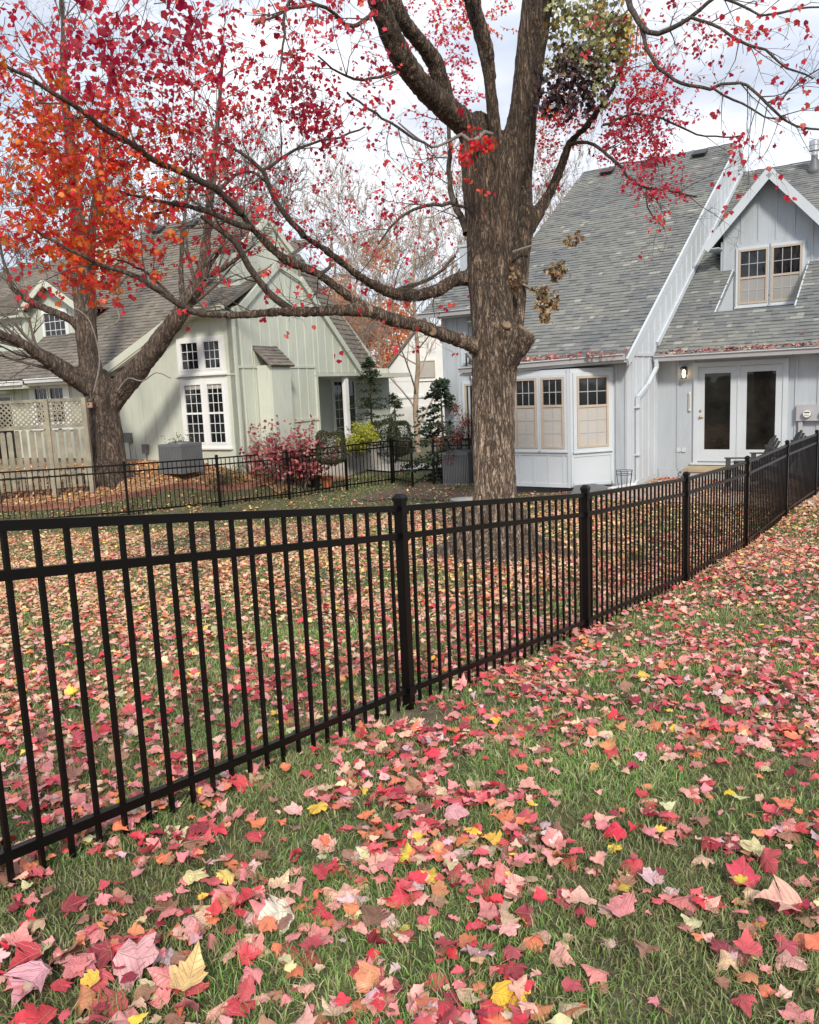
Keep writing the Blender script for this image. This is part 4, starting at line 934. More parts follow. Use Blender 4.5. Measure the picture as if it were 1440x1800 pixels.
RMIN = [.0022]
def grow(mb, p, d, L_, r, lev, rng, tips, up=.0, wig=.35, kids=(3, 5), sides=5, ratio=.62, ang=(.45, 1.0)):
    """one branch and its children, collecting tips (point, direction)"""
    n = max(3, int(L_/.18) if L_ < 1.2 else int(L_/.35)); seg = L_/n; P = [Vector(p)]; R = [r]; d = Vector(d).normalized()
    for i in range(n):
        d = (d+Vector((rng.gauss(0, wig), rng.gauss(0, wig), rng.gauss(0, wig)))*.35+Vector((0, 0, up))).normalized()
        P.append(P[-1]+d*seg); R.append(r*(1-.8*(i+1)/n))
    mb.tube(P, R, sides if lev > 0 else 3, False); tips.append((P, lev))
    if lev <= 0: return
    for _ in range(rng.randint(*kids)):
        t = rng.uniform(.2, .97); i = min(int(t*n), n-1); b = P[i].lerp(P[i+1], t*n-i); pd = (P[i+1]-P[i]).normalized()
        ax_ = pd.cross(Vector((rng.gauss(0, 1), rng.gauss(0, 1), rng.gauss(0, 1)))).normalized(); a = rng.uniform(*ang)
        cd_ = Matrix.Rotation(a, 3, ax_) @ pd
        grow(mb, b, cd_, L_*ratio*rng.uniform(.55, 1.1), max(RMIN[0], R[i]*.55), lev-1, rng, tips, up, wig, kids, sides, ratio, ang)

RED = [(5, (.68, .045, .06)), (3, (.55, .02, .05)), (2, (.75, .10, .07)), (1.2, (.36, .012, .035)), (.9, (.82, .20, .15))]
ORG = [(5, (.85, .15, .035)), (4, (.82, .07, .05)), (2, (.88, .27, .05)), (2.5, (.78, .05, .08)), (.8, (.55, .25, .05))]
PNK = [(4, (.78, .06, .12)), (4, (.66, .025, .08)), (2, (.85, .20, .22)), (1, (.46, .012, .05))]
DRK = [(4, (.40, .012, .045)), (3, (.52, .02, .06)), (1, (.62, .05, .07))]

# ---- the big maple
maple = empty('maple_tree', (1.12, 10.8, -.66), 0, None, 'big maple with thick furrowed trunk and red leaves standing behind the near fence', 'tree')
def unparent_offset(o): o.location = (-1.12, -10.8, .66); return o
TD = 10.9
big = MB()
def addlimb(mb, nodes, step=.14, n=14):
    P, R = px_limb(nodes); P, R = catmull(P, R, step); R = [r*.90 for r in R]; mb.tube(P, R, n); return P, R
addlimb(big, [(873,1000,TD,235),(873,975,TD,160),(872,950,TD,122),(871,920,TD,100),(870,870,TD,86),(868,800,TD,83),(867,720,TD,84),(869,660,TD,88),(870,610,TD,92),(866,560,TD,84),(862,510,TD,80)])
addlimb(big, [(868,620,TD,80),(872,540,TD,70),(872,460,TD-.02,62),(880,400,TD-.05,58),(888,340,TD-.1,57),(899,287,TD-.15,58),(912,230,TD-.2,57),(923,180,TD-.3,57),(932,100,TD-.4,58),(945,0,TD-.6,60),(955,-90,TD-.8,55),(975,-300,TD-1,40)])
addlimb(big, [(852,560,TD,56),(846,480,TD,54),(844,400,TD+.02,54),(841,340,TD+.02,60),(839,287,TD,64),(838,250,TD,62),(836,205,TD,50)])
addlimb(big, [(838,270,TD,44),(822,225,TD-.1,50),(790,195,TD-.3,50),(752,160,TD-.6,46),(718,120,TD-.9,44),(690,70,TD-1.2,44),(664,0,TD-1.5,42),(640,-80,TD-1.8,36)])
addlimb(big, [(800,205,TD-.2,34),(782,165,TD-.3,34),(765,110,TD-.5,34),(735,70,TD-.8,31),(705,30,TD-1.1,28),(680,-30,TD-1.3,26)])
addlimb(big, [(884,330,TD-.1,22),(876,270,TD-.1,27),(868,210,TD-.2,26),(862,150,TD-.3,24),(850,90,TD-.4,22),(836,40,TD-.5,20),(815,-20,TD-.7,18)])
addlimb(big, [(866,140,TD-.3,18),(858,80,TD-.5,20),(842,20,TD-.7,19),(836,-40,TD-.9,18)], .1, 10)
addlimb(big, [(892,640,TD+.25,50),(903,560,TD+.3,44),(909,500,TD+.35,42),(914,440,TD+.4,42),(922,395,TD+.4,36),(925,330,TD+.45,26),(930,250,TD+.5,24),(938,150,TD+.5,22)])
addlimb(big, [(918,420,TD+.4,30),(937,388,TD+.4,28),(953,362,TD+.4,24),(972,328,TD+.4,20),(988,288,TD+.4,18),(1001,252,TD+.3,16),(1031,222,TD+.2,14),(1055,188,TD+.1,13)])
# stub and burl
addlimb(big, [(878,660,TD-.10,40),(892,628,TD-.18,52),(912,600,TD-.26,54),(925,583,TD-.30,50)])
addlimb(big, [(880,595,TD-.2,32),(890,575,TD-.33,20)])
LB = addlimb(big, [(862,615,TD,40),(835,608,TD-.15,30),(790,592,TD-.4,27),(740,574,TD-.7,26),(690,562,TD-.95,25),(650,546,TD-1.15,26)])
LB1 = addlimb(big, [(655,547,TD-1.15,24),(600,545,TD-1.4,24),(545,548,TD-1.7,21),(480,549,TD-2,18),(420,554,TD-2.3,16),(355,553,TD-2.6,13)], .1, 10)
LB2 = addlimb(big, [(655,548,TD-1.15,22),(610,518,TD-1.3,20),(560,482,TD-1.6,18),(500,455,TD-1.9,17),(455,415,TD-2.1,16),(420,370,TD-2.3,14)], .1, 10)
LC = addlimb(big, [(830,487,TD+.1,34),(800,492,TD+.0,28),(765,512,TD-.1,26),(720,520,TD-.3,24),(680,512,TD-.5,20),(630,484,TD-.8,17),(580,445,TD-1.1,15),(530,412,TD-1.3,13)], .1, 10)
# roots
for ang_, L_ in ((-2.75, 1.25), (-2.2, .9), (-1.6, .8), (-1.0, .85), (-.35, 1.2), (.3, 1.1), (2.9, .9), (1.6, .7)):
    c = Vector((1.12, 10.85, -.66)); d = Vector((math.cos(ang_), math.sin(ang_), 0)); P = []
    for t_, h_ in ((.12, .50), (.27, .22), (.5, .05), (.8, .0), (1.05, -.12)):
        q = c+d*(L_*t_+.12); q.z = g1(q.x, q.y)+h_; P.append(q)
    P, R = catmull(P, [.22, .18, .12, .085, .04], .1); big.tube(P, R, 10)
unparent_offset(remeshed('trunk', big, .019, M['bark'], maple, .011, 17))
def cutface(x, y, D, dx, dy, dd, r):
    p = Vector(at(x, y, D)); q = Vector(at(x+dx, y+dy, D+dd)); d = (q-p).normalized()
    MB().tube([p-d*.02, p+d*.006, p+d*.014], [r*1.0, r, r*.86], 18).build('cut_stub', M['cutwood'], maple, False, (-1.12, -10.8, .66))
cutface(926, 581, TD-.30, 13, -17, -.04, .132); cutface(891, 571, TD-.36, 3, -8, -.06, .062); cutface(761, 583, TD-.675, 0, 0, -.1, .05)

th = MB(); LIMBS = []
def thin(nodes, n=7):
    P, R = px_limb(nodes); P, R = catmull(P, R, .10)
    P = [p+np.array([rnd.gauss(0, .008), rnd.gauss(0, .008), rnd.gauss(0, .008)]) for p in P]; th.tube(P, R, n, False); LIMBS.append((P, R)); return P
A_ = TD-2.6
thin([(360,553,A_,13),(335,545,A_-.05,12),(300,522,A_-.2,11),(262,500,A_-.3,10),(225,482,A_-.4,9),(170,464,A_-.6,8),(120,440,A_-.8,6),(60,405,A_-1,4.5)])
thin([(302,523,A_-.2,6),(278,495,A_,5),(240,470,A_+.2,4),(200,452,A_+.4,3)])
thin([(548,548,TD-1.7,14),(515,544,TD-1.75,14),(470,512,TD-1.9,13),(438,468,TD-2.1,12),(412,425,TD-2.3,11),(380,400,TD-2.4,9),(355,380,TD-2.5,7)])
thin([(425,374,TD-2.3,14),(395,345,TD-2.5,13),(358,320,TD-2.7,12),(318,303,TD-2.9,12),(285,290,TD-3,11),(240,258,TD-3.2,11),(205,238,TD-3.4,10),(172,222,TD-3.5,10),(140,190,TD-3.7,9),(100,168,TD-3.9,8),(50,135,TD-4.1,7),(0,112,TD-4.3,6),(-60,80,TD-4.5,5)])
thin([(440,400,TD-2.2,12),(400,388,TD-2.3,10),(372,374,TD-2.4,9),(345,366,TD-2.5,8),(310,358,TD-2.6,8),(285,356,TD-2.7,7),(250,345,TD-2.8,5),(210,335,TD-2.9,4)])
thin([(310,358,TD-2.6,6),(290,370,TD-2.5,5),(262,375,TD-2.5,4)])
thin([(535,415,TD-1.3,12),(500,375,TD-1.4,10),(475,335,TD-1.5,9),(462,300,TD-1.6,8),(440,278,TD-1.7,7),(415,262,TD-1.8,5),(380,250,TD-1.9,4)])
thin([(470,320,TD-1.5,6),(430,300,TD-1.3,5),(390,330,TD-1.2,4),(350,345,TD-1.1,3)])
thin([(462,300,TD-1.6,6),(520,262,TD-1.4,5),(580,245,TD-1.2,4),(640,225,TD-1.0,3)])
thin([(720,508,TD-.3,9),(690,512,TD-.4,8),(760,488,TD-.2,6),(800,450,TD,5)])
thin([(822,412,TD,14),(807,378,TD+.1,12),(795,345,TD+.2,11),(789,300,TD+.3,9),(790,255,TD+.4,8),(786,200,TD+.5,6)])
thin([(820,365,TD,4),(790,358,TD-.3,7),(750,362,TD-.5,6),(715,375,TD-.7,5),(690,395,TD-.8,4),(665,430,TD-1,3)])
gl = [(866,236,TD-.35,7),(852,232,TD-.4,7.5),(842,242,TD-.45,8),(826,248,TD-.5,8.5),(812,236,TD-.5,7),(800,242,TD-.5,6),(785,250,TD-.5,5),(760,258,TD-.6,4),(730,240,TD-.8,3.5),(700,215,TD-.9,3)]
P, R = px_limb(gl); P, R = catmull(P, R, .06); MB().tube(P, R, 8).build('dead_grey_branch', M['twiggrey'], maple, True, (-1.12, -10.8, .66))
thin([(560,482,TD-1.6,8),(580,470,TD-1.4,6),(583,455,TD-1.4,3)])
# limbs reaching over the top of the picture
thin([(950,-90,TD-.7,20),(1010,-125,TD-.8,18),(1060,-110,TD-.9,16),(1090,-60,TD-1,14),(1105,0,TD-1.2,11),(1122,38,TD-1.4,10),(1140,56,TD-1.5,9),(1160,59,TD-1.6,9),(1195,42,TD-1.7,8),(1230,18,TD-1.8,7),(1262,-8,TD-1.9,6),(1300,-50,TD-2,5)])
thin([(1128,48,TD-1.4,8),(1138,85,TD-1.5,7),(1158,115,TD-1.6,6.5),(1182,142,TD-1.7,6),(1215,150,TD-1.8,6),(1250,156,TD-1.9,6),(1270,148,TD-2,5.5),(1300,146,TD-2,5),(1325,160,TD-2.1,5),(1348,182,TD-2.2,5),(1370,202,TD-2.2,4.5),(1400,222,TD-2.3,4),(1445,226,TD-2.4,3.5)])
thin([(1215,30,TD-1.8,6),(1250,40,TD-1.9,5.5),(1285,62,TD-2,5),(1318,80,TD-2,5),(1345,88,TD-2.1,4.5),(1368,110,TD-2.1,4),(1400,126,TD-2.2,3.5),(1430,136,TD-2.3,3)])
thin([(1255,157,TD-1.9,4),(1290,178,TD-1.8,4),(1320,190,TD-1.8,3.5),(1345,206,TD-1.8,3),(1380,212,TD-1.8,2.5)])
thin([(1348,182,TD-2.2,4),(1375,172,TD-2.1,3.5),(1400,150,TD-2.1,3),(1440,118,TD-2.1,2.5)])
thin([(1260,-10,TD-2,5),(1310,12,TD-2,4.5),(1340,26,TD-2.1,4),(1370,24,TD-2.1,4),(1400,14,TD-2.2,3.5),(1445,10,TD-2.2,3)])
thin([(1001,255,TD+.3,8),(1030,250,TD+.1,6),(1060,265,TD,6),(1085,290,TD-.2,5.5),(1110,315,TD-.4,5),(1140,330,TD-.5,4.5),(1175,335,TD-.6,4),(1225,345,TD-.7,3)])
thin([(1055,190,TD+.1,9),(1080,150,TD,8),(1095,110,TD-.1,7),(1105,60,TD-.2,6)])
thin([(1135,330,TD-.5,3),(1138,365,TD-.5,2.5),(1148,380,TD-.5,2.5),(1168,402,TD-.5,2)])
thin([(1060,220,TD-.2,5),(1120,200,TD-.4,4),(1180,215,TD-.5,4),(1240,240,TD-.7,3),(1300,240,TD-.8,2.5)])
thin([(660,20,TD-1.5,9),(620,45,TD-1.9,7),(560,8,TD-2.3,6),(500,20,TD-2.6,5),(450,40,TD-2.9,4)])
thin([(645,-80,TD-1.8,9),(600,-90,TD-2.4,7),(550,-40,TD-3,5),(500,20,TD-3.2,6),(498,80,TD-3.2,4),(490,130,TD-3.2,3)])
thin([(720,120,TD-.9,5),(640,140,TD-1.2,5),(600,130,TD-1.5,4),(560,100,TD-1.7,3)])
thin([(610,160,TD-1.6,4),(660,200,TD-1.4,4),(712,232,TD-1.2,5),(760,258,TD-1,4)])
thin([(60,135,TD-4.1,4),(62,180,TD-4.1,3.5),(110,180,TD-4.2,3),(115,215,TD-4.2,2)])
# side shoots
tr_ = random.Random(3); TIPS = []; tw = MB()
for P, R in LIMBS:
    n = len(P)
    for _ in range(int(n*.40)):
        i = tr_.randint(int(n*.15), n-2); d = Vector(P[i+1]-P[i]).normalized(); ax_ = d.cross(Vector((tr_.gauss(0, 1), tr_.gauss(0, 1), tr_.gauss(0, 1)))).normalized()
        dd = Matrix.Rotation(tr_.uniform(.5, 1.2), 3, ax_) @ d
        grow(tw, P[i], dd, tr_.uniform(.35, .95), max(.003, min(R[i]*.45, .009)), 2, tr_, TIPS, tr_.uniform(-.02, .06), .45, (2, 4), 4, .6)
for P, R in (LB1, LB2, LC, LB):
    n = len(P)
    for _ in range(int(n*.5)):
        i = tr_.randint(int(n*.2), n-2); d = Vector(P[i+1]-P[i]).normalized(); ax_ = d.cross(Vector((tr_.gauss(0, 1), tr_.gauss(0, 1), tr_.gauss(0, 1)))).normalized()
        grow(tw, P[i], Matrix.Rotation(tr_.uniform(.6, 1.3), 3, ax_) @ d, tr_.uniform(.3, .9), .007, 2, tr_, TIPS, .02, .45, (2, 3), 4, .6)
unparent_offset(th.build('branches', M['barkthin'], maple, True))

# foliage clumps: (photo x, photo y, distance, radius x, radius y, radius depth [m], sprays, palette, leaf size, leaves per spray)
CL = [(90,330,7.6,.85,.65,1.0,95,ORG,.075,11),(200,380,7.9,.75,.55,.9,85,ORG,.075,11),(60,220,7.4,.8,.6,.9,70,ORG,.072,10),(180,250,7.8,.9,.6,.9,70,ORG,.072,10),
 (40,400,7.6,.55,.5,.8,42,ORG,.075,10),(150,430,8.2,.42,.30,.5,28,ORG,.078,10),(140,485,8.2,.32,.22,.4,16,ORG,.080,8),(175,497,8.3,.20,.18,.3,9,ORG,.078,8),(110,150,7.4,1.0,.5,1.2,65,RED,.07,9),(30,90,7.2,.7,.5,1.2,28,RED,.07,8),(250,130,7.6,.9,.6,1.0,60,RED,.068,9),
 (290,260,8,.7,.55,1.0,50,RED,.066,9),(310,200,8,.7,.5,1.0,40,RED,.064,9),(390,220,8.6,.6,.7,1.0,42,RED,.062,9),(395,300,8.8,.4,.45,.8,24,RED,.06,8),(460,330,9,.5,.35,.8,20,RED,.058,8),
 (250,50,5.2,.34,.16,.5,11,DRK,.078,6),(340,60,5.4,.3,.22,.5,10,DRK,.078,6),(200,110,5.4,.35,.2,.4,11,DRK,.07,6),(280,20,5.3,.5,.16,.5,12,DRK,.075,6),(530,165,8.2,.40,.32,.6,40,DRK,.066,9),(570,215,8.6,.36,.24,.6,28,DRK,.062,9),(500,120,8.6,.5,.4,.8,16,RED,.062,8),
 (590,80,9,.7,.6,1.0,24,PNK,.062,8),(650,150,9.4,.5,.5,.9,16,RED,.062,8),(350,400,9,.8,.25,.8,18,RED,.06,7),(470,400,9.2,.8,.4,.8,24,RED,.058,7),(600,420,9.8,.9,.5,.8,22,RED,.055,7),(690,380,10.5,.7,.7,.8,20,PNK,.055,7),(640,300,10.4,.9,.6,.8,22,PNK,.055,7),(520,280,9.6,.8,.5,.8,20,RED,.056,7),
 (450,10,8,.9,.4,1.0,26,RED,.068,8),(560,10,8.6,.7,.4,1.0,18,PNK,.066,8),(120,40,7,.9,.4,1.0,22,RED,.07,8),(420,100,8.4,.6,.5,.9,24,RED,.066,8),
 (790,80,12.2,.45,.75,.6,44,PNK,.06,10),(760,30,12.5,.7,.5,.6,28,PNK,.06,9),(810,30,12,.2,.5,.5,14,ORG,.065,9),(800,150,12.4,.35,.6,.6,26,PNK,.06,9),(860,30,12.3,.4,.5,.5,22,ORG,.062,9),(760,250,12.6,.5,.6,.6,20,PNK,.058,8),(740,340,12.8,.45,.4,.6,14,PNK,.055,7),(700,100,12.6,.5,.5,.6,14,PNK,.055,7),(760,420,13,.4,.3,.5,7,PNK,.055,6),
 (960,215,12.2,.18,.35,.4,26,ORG,.065,10),(985,190,12,.25,.3,.4,20,ORG,.065,10),(960,300,12.3,.15,.5,.4,14,PNK,.06,8),(1010,220,11.6,.3,.3,.5,20,RED,.06,9),(1105,110,10.8,.30,.45,.5,38,ORG,.066,9),(1110,180,10.8,.42,.42,.6,60,RED,.062,10),(1150,160,10.6,.35,.35,.6,34,PNK,.06,9),
 (1120,250,10.8,.45,.35,.6,52,PNK,.060,10),(1170,225,10.6,.40,.35,.6,36,PNK,.058,9),(1080,240,11,.3,.3,.5,22,PNK,.058,9),(1150,300,10.6,.35,.22,.5,22,PNK,.058,9),(1130,330,10.3,.42,.11,.35,18,PNK,.060,9),(1185,342,10.2,.25,.10,.3,8,PNK,.06,8),(1150,380,10.3,.06,.07,.1,3,RED,.058,5),(1165,397,10.3,.06,.04,.1,2,RED,.058,5),(1190,120,10.4,.5,.5,.6,22,PNK,.056,8),
 (1200,40,10,.8,.35,.7,18,RED,.062,6),(1280,60,9,.7,.4,.6,9,RED,.070,4),(1320,30,7.5,.25,.15,.4,4,RED,.082,5),(1330,30,8.8,.8,.3,.6,5,RED,.072,3),(1390,35,7.6,.12,.1,.3,3,RED,.085,4),(1380,160,8,.22,.06,.3,3,DRK,.075,4),(1340,155,7.8,.04,.04,.05,1,RED,.08,1),(1265,145,7.8,.05,.04,.05,1,RED,.085,2),(1420,210,8.5,.1,.1,.1,1,RED,.08,2),(1430,140,8.4,.15,.08,.2,3,DRK,.08,3),(1250,110,9.2,.6,.35,.5,7,DRK,.065,3),
 (812,205,9.9,.04,.04,.05,2,RED,.10,2),(840,250,9.9,.22,.08,.12,7,[(1,(.80,.07,.04)),(1,(.72,.03,.05))],.082,7),(815,268,9.9,.12,.10,.12,6,[(1,(.80,.09,.04)),(1,(.70,.03,.05))],.082,7),(828,300,9.9,.14,.03,.1,3,[(1,(.82,.14,.04))],.082,5),(868,243,9.9,.1,.05,.1,3,[(1,(.80,.07,.04))],.08,4),
 (660,45,7.5,.12,.05,.1,2,RED,.085,3),(655,100,7.8,.1,.1,.1,2,RED,.085,2),(670,170,8,.1,.1,.1,3,RED,.08,4),(600,30,7.4,.5,.2,.4,7,RED,.08,4)]
lp, ld, ln, lsz, lc = [], [], [], [], []
def sprays(tw, c, rad, count, per, size, pal, sink, L=(.22, .5), hang=.5):
    c = np.array(c)
    for _ in range(count):
        u_ = NR.normal(size=3); u_ /= np.linalg.norm(u_); s_ = c+(RT*u_[0]*rad[0]+UP*u_[1]*rad[1]+FW*u_[2]*rad[2])*NR.random()**.42
        d = Vector(u_)*.8+Vector((0, 0, -hang*.35)); d = Vector((d.x, d.y*.6, d.z*.7))+Vector((NR.normal()*.4, NR.normal()*.4, NR.normal()*.3)); d.normalize()
        L_ = NR.uniform(*L)*(.6 if max(rad) < .2 else 1); n = 5; P = [Vector(s_)-d*L_*.5]
        for i in range(n): d = (d+Vector((NR.normal(), NR.normal(), NR.normal()))*.13+Vector((0, 0, -.04))).normalized(); P.append(P[-1]+d*(L_/n))
        if max(rad) > .1: tw.tube(P, [.0035-.0005*i for i in range(n+1)], 3, False)
        k = max(1, int(per*NR.uniform(.6, 1.35))); cc_, _i = pick(pal, k); clump = NR.uniform(.8, 1.12)
        for j in range(k):
            t = NR.random()**.7*n; i = min(int(t), n-1); q = P[i].lerp(P[i+1], t-i)
            off = NR.normal(size=3)*size*.55; sink[0].append(np.array(q)+off+np.array((0, 0, -size*.35)))
            sink[1].append(np.array((NR.normal()*.55, NR.normal()*.55, -hang-.25*NR.random()+NR.normal()*.25))); sink[2].append(NR.normal(size=3)+np.array((0, -.5, .5)))
            sink[3].append(size*NR.uniform(.6, 1.15)); sink[4].append(cc_[j]*clump)
sink = (lp, ld, ln, lsz, lc)
for x, y, D, rx, ry, rz_, cnt, pal, sz, per in CL: sprays(tw, at(x, y, D), (rx, ry, rz_), max(1, int(cnt*(.90 if cnt > 20 else 1))), per, sz*.76, pal, sink)
for P, lev in TIPS:   # a few leaves left along the side shoots
    if tr_.random() < .22:
        q = P[-1]; pc, _ = pick(RED, 1)
        for _ in range(tr_.randint(1, 3)): lp.append(np.array(q)+NR.normal(size=3)*.03); ld.append(np.array((NR.normal()*.4, NR.normal()*.4, -.8))); ln.append(NR.normal(size=3)); lsz.append(.06*NR.uniform(.7, 1.1)); lc.append(pc[0])
OFF = np.array((1.12, 10.8, -.66))
unparent_offset(tw.build('twigs', M['twig'], maple, True))
unparent_offset(link('red_foliage', leaf_mesh('red_foliage', np.array(lp), np.array(ld), np.array(ln), np.array(lsz), np.array(lc), M['leaf'], SIMPLE, .3), maple))
print('tree leaves', len(lp))
# hanging olive and purple clump, dry brown bunches
OLV = [(4, (.30, .30, .12)), (3, (.40, .40, .20)), (2, (.20, .20, .08)), (1, (.45, .30, .06))]
PUR = [(4, (.035, .015, .02)), (3, (.13, .06, .07)), (3, (.02, .01, .012)), (1, (.30, .22, .2))]
BRN = [(4, (.22, .13, .06)), (3, (.33, .22, .10)), (2, (.12, .07, .04)), (.6, (.40, .30, .12))]
sk_ = ([], [], [], [], []); ht = MB()
MIXD = OLV[:2]+PUR+[(2, (.24, .20, .12))]
for x, y, D, rx, ry, rz_, cnt, pal in ((1000,15,10.3,.34,.22,.4,34,OLV),(1055,30,10.3,.36,.30,.4,44,OLV),(1075,75,10.3,.24,.2,.3,26,OLV),(1000,70,10.3,.16,.14,.3,9,OLV),(1040,85,10.3,.3,.12,.4,22,OLV),(1090,60,10.3,.12,.25,.3,12,[(1,(.45,.30,.05)),(1,(.38,.36,.12))]),
   (1020,100,10.3,.26,.14,.3,26,MIXD),(975,105,10.4,.10,.14,.25,10,MIXD),(985,150,10.4,.10,.28,.25,20,PUR),(1012,150,10.4,.10,.30,.25,22,PUR),(1040,140,10.4,.13,.16,.25,18,MIXD),(968,165,10.4,.07,.22,.2,13,PUR),(1055,165,10.4,.05,.24,.15,9,MIXD),(1035,185,10.4,.04,.16,.15,5,PUR),(1000,195,10.4,.05,.14,.15,5,PUR),(1062,120,10.4,.10,.10,.2,8,OLV)):
    sprays(ht, at(x, y, D), (rx, ry, rz_), max(2, int(cnt*.8)), 10, .066, pal, sk_, (.2, .5), 1.2)
hg = unparent_offset(ht.build('hanging_leaf_bunch', M['twig'], maple)); link('wilted_leaves', leaf_mesh('wilted_leaves', *[np.array(a) for a in sk_], M['shrub'], SIMPLE, .5), hg)
sk_ = ([], [], [], [], []); ht = MB()
for x, y, D, rx, ry, cnt in ((948,512,11.0,.12,.06,5),(962,530,11,.12,.12,10),(958,552,11,.07,.08,5),(975,475,11,.10,.05,5),(990,467,11,.06,.04,3),(900,470,10.8,.05,.08,4),(903,490,10.8,.04,.05,3),(1000,422,11,.06,.03,3),(1018,416,11,.04,.02,2),(905,500,10.8,.04,.03,2)):
    sprays(ht, at(x, y, D), (rx, ry, .1), cnt, 8, .065, BRN, sk_, (.12, .2), 1.0)
P, R = px_limb([(896,445,11,5),(915,438,11,4),(940,430,11,3),(975,425,11,2.5),(1015,418,11,2)]); ht.tube(P, R, 5)
P, R = px_limb([(920,500,11.1,6),(935,508,11,5),(955,520,11,4),(965,540,11,3)]); ht.tube(P, R, 5)
hg = unparent_offset(ht.build('dry_leaf_bunch', M['twiggrey'], maple)); link('dry_leaves', leaf_mesh('dry_leaves', *[np.array(a) for a in sk_], M['shrub'], SIMPLE, .6), hg)

# ---- forked grey tree in front of the green house
FT = Vector((-7.32, 19.93, -.5))
ftree = empty('forked_tree', FT, 0, None, 'bare forked tree with very thick low trunk in the leaf bed by the green house', 'tree')
big = MB(); D = 20.0
def fl_(nodes, step=.25, n=12): return addlimb(big, nodes, step, n)
fl_([(196,885,D,100),(196,855,D,76),(192,820,D,68),(188,770,D,64),(180,720,D,60),(175,690,D,60),(165,655,D,52)])
f0 = fl_([(168,690,D,50),(160,650,D,44),(152,600,D,40),(147,545,D,36),(142,480,D,34),(140,420,D,30),(130,330,D+.2,24),(120,230,D+.3,20),(112,120,D+.4,15),(108,0,D+.5,10),(100,-120,D+.6,6)])
f0b = fl_([(160,620,D+.2,26),(160,540,D+.3,24),(158,470,D+.4,22),(162,400,D+.5,18),(175,300,D+.6,14),(190,180,D+.8,10),(200,40,D+1,6)])
f1 = fl_([(185,720,D,50),(205,692,D,48),(232,662,D-.2,44),(262,625,D-.4,40),(292,585,D-.6,37),(320,545,D-.8,34),(345,505,D-1,28),(358,470,D-1,24),(362,420,D-1,20),(368,360,D-1.1,17),(374,300,D-1.2,13),(382,220,D-1.3,10),(390,120,D-1.4,7),(396,20,D-1.5,5)])
f2 = fl_([(180,700,D,30),(150,682,D-.3,28),(110,655,D-.8,25),(70,625,D-1.3,23),(30,600,D-1.8,20),(-10,585,D-2.2,18),(-60,560,D-2.6,14)])
f3 = fl_([(165,680,D,26),(125,650,D-.2,22),(80,625,D-.4,20),(40,605,D-.5,17),(0,585,D-.6,14),(-50,560,D-.8,11)])
f4 = fl_([(150,590,D,18),(125,562,D-.2,16),(85,545,D-.3,15),(45,525,D-.4,14),(20,505,D-.5,12),(5,450,D-.6,9),(-8,380,D-.7,6)])
f5 = fl_([(355,490,D-1,15),(395,470,D-1.3,11),(420,450,D-1.5,9),(450,430,D-1.7,6)], .2, 8)
f6 = fl_([(362,480,D-1,11),(385,440,D-1.1,10),(398,405,D-1.2,8),(412,370,D-1.3,6),(430,300,D-1.4,5)], .2, 8)
f7 = fl_([(320,530,D-.7,16),(318,470,D-.5,12),(322,400,D-.4,10),(332,330,D-.3,8),(338,240,D-.2,6),(344,120,D,4)], .2, 8)
for ang_ in (0, 1.1, 2.3, 3.3, 4.3, 5.2):
    c = FT; d = Vector((math.cos(ang_), math.sin(ang_), 0)); P = []
    for t_, h_ in ((.2, .45), (.4, .12), (.7, .0), (.95, -.12)): q = c+d*t_; q.z = g1(q.x, q.y)+h_; P.append(q)
    big.tube(P, [.3, .2, .1, .04], 8)
o = remeshed('trunk', big, .033, M['barkgrey'], ftree, .016, 9); o.location = -FT
ft = MB(); ft2 = MB(); tr_ = random.Random(9); tips = []
for (P, R), cnt in ((f0, 22), (f0b, 15), (f1, 19), (f2, 9), (f3, 9), (f4, 9), (f5, 5), (f6, 7), (f7, 12)):
    n = len(P)
    for _ in range(cnt):
        i = tr_.randint(int(n*.28), n-2); d = Vector(P[i+1]-P[i]).normalized(); ax_ = d.cross(Vector((tr_.gauss(0, 1), tr_.gauss(0, 1), tr_.gauss(0, 1)))).normalized()
        dd = Matrix.Rotation(tr_.uniform(.35, .9), 3, ax_) @ d; dd.z = abs(dd.z)*.8+.15
        grow(ft, P[i], dd, tr_.uniform(1.0, 2.6), max(.006, R[i]*.28), 3, tr_, tips, .035, .30, (3, 4), 4, .58)
o = ft.build('twigs', M['twigmid'], ftree, True); o.location = -FT
for nd in ([(205,690,D-.8,2.6),(225,665,D-.9,2.6),(250,670,D-1,2.4),(275,655,D-1.1,2),(300,665,D-1.2,1.6)], [(165,690,D-1,3.5),(175,640,D-1.1,3),(170,600,D-1.1,2.6),(155,560,D-1.2,2.2),(130,540,D-1.2,1.8)], [(190,575,D-1,2),(210,560,D-1,3),(195,520,D-1,3),(175,500,D-1,2.5)]):
    P, R = px_limb(nd); P, R = catmull(P, R, .1); o = MB().tube(P, R, 6).build('low_bare_shoot', M['twiggrey'], ftree, True); o.location = -FT
bhs = empty('bird_house', at(157, 712, D-.58), math.radians(8), None, 'tiny brown birdhouse fixed to the trunk of the forked tree', 'birdhouse')
MB().box(-.075, -.06, -.06, .075, .06, .10).build('box', M['nest'], bhs); MB().poly([(-.10, -.09, .09), (.10, -.09, .09), (.10, 0, .19), (-.10, 0, .19)], .015).poly([(-.10, .09, .09), (.10, .09, .09), (.10, 0, .19), (-.10, 0, .19)], .015).build('roof', M['barkgrey'], bhs); MB().tube([(0, -.061, .02), (0, -.07, .02)], .018, 12).build('entrance', M['dark'], bhs)

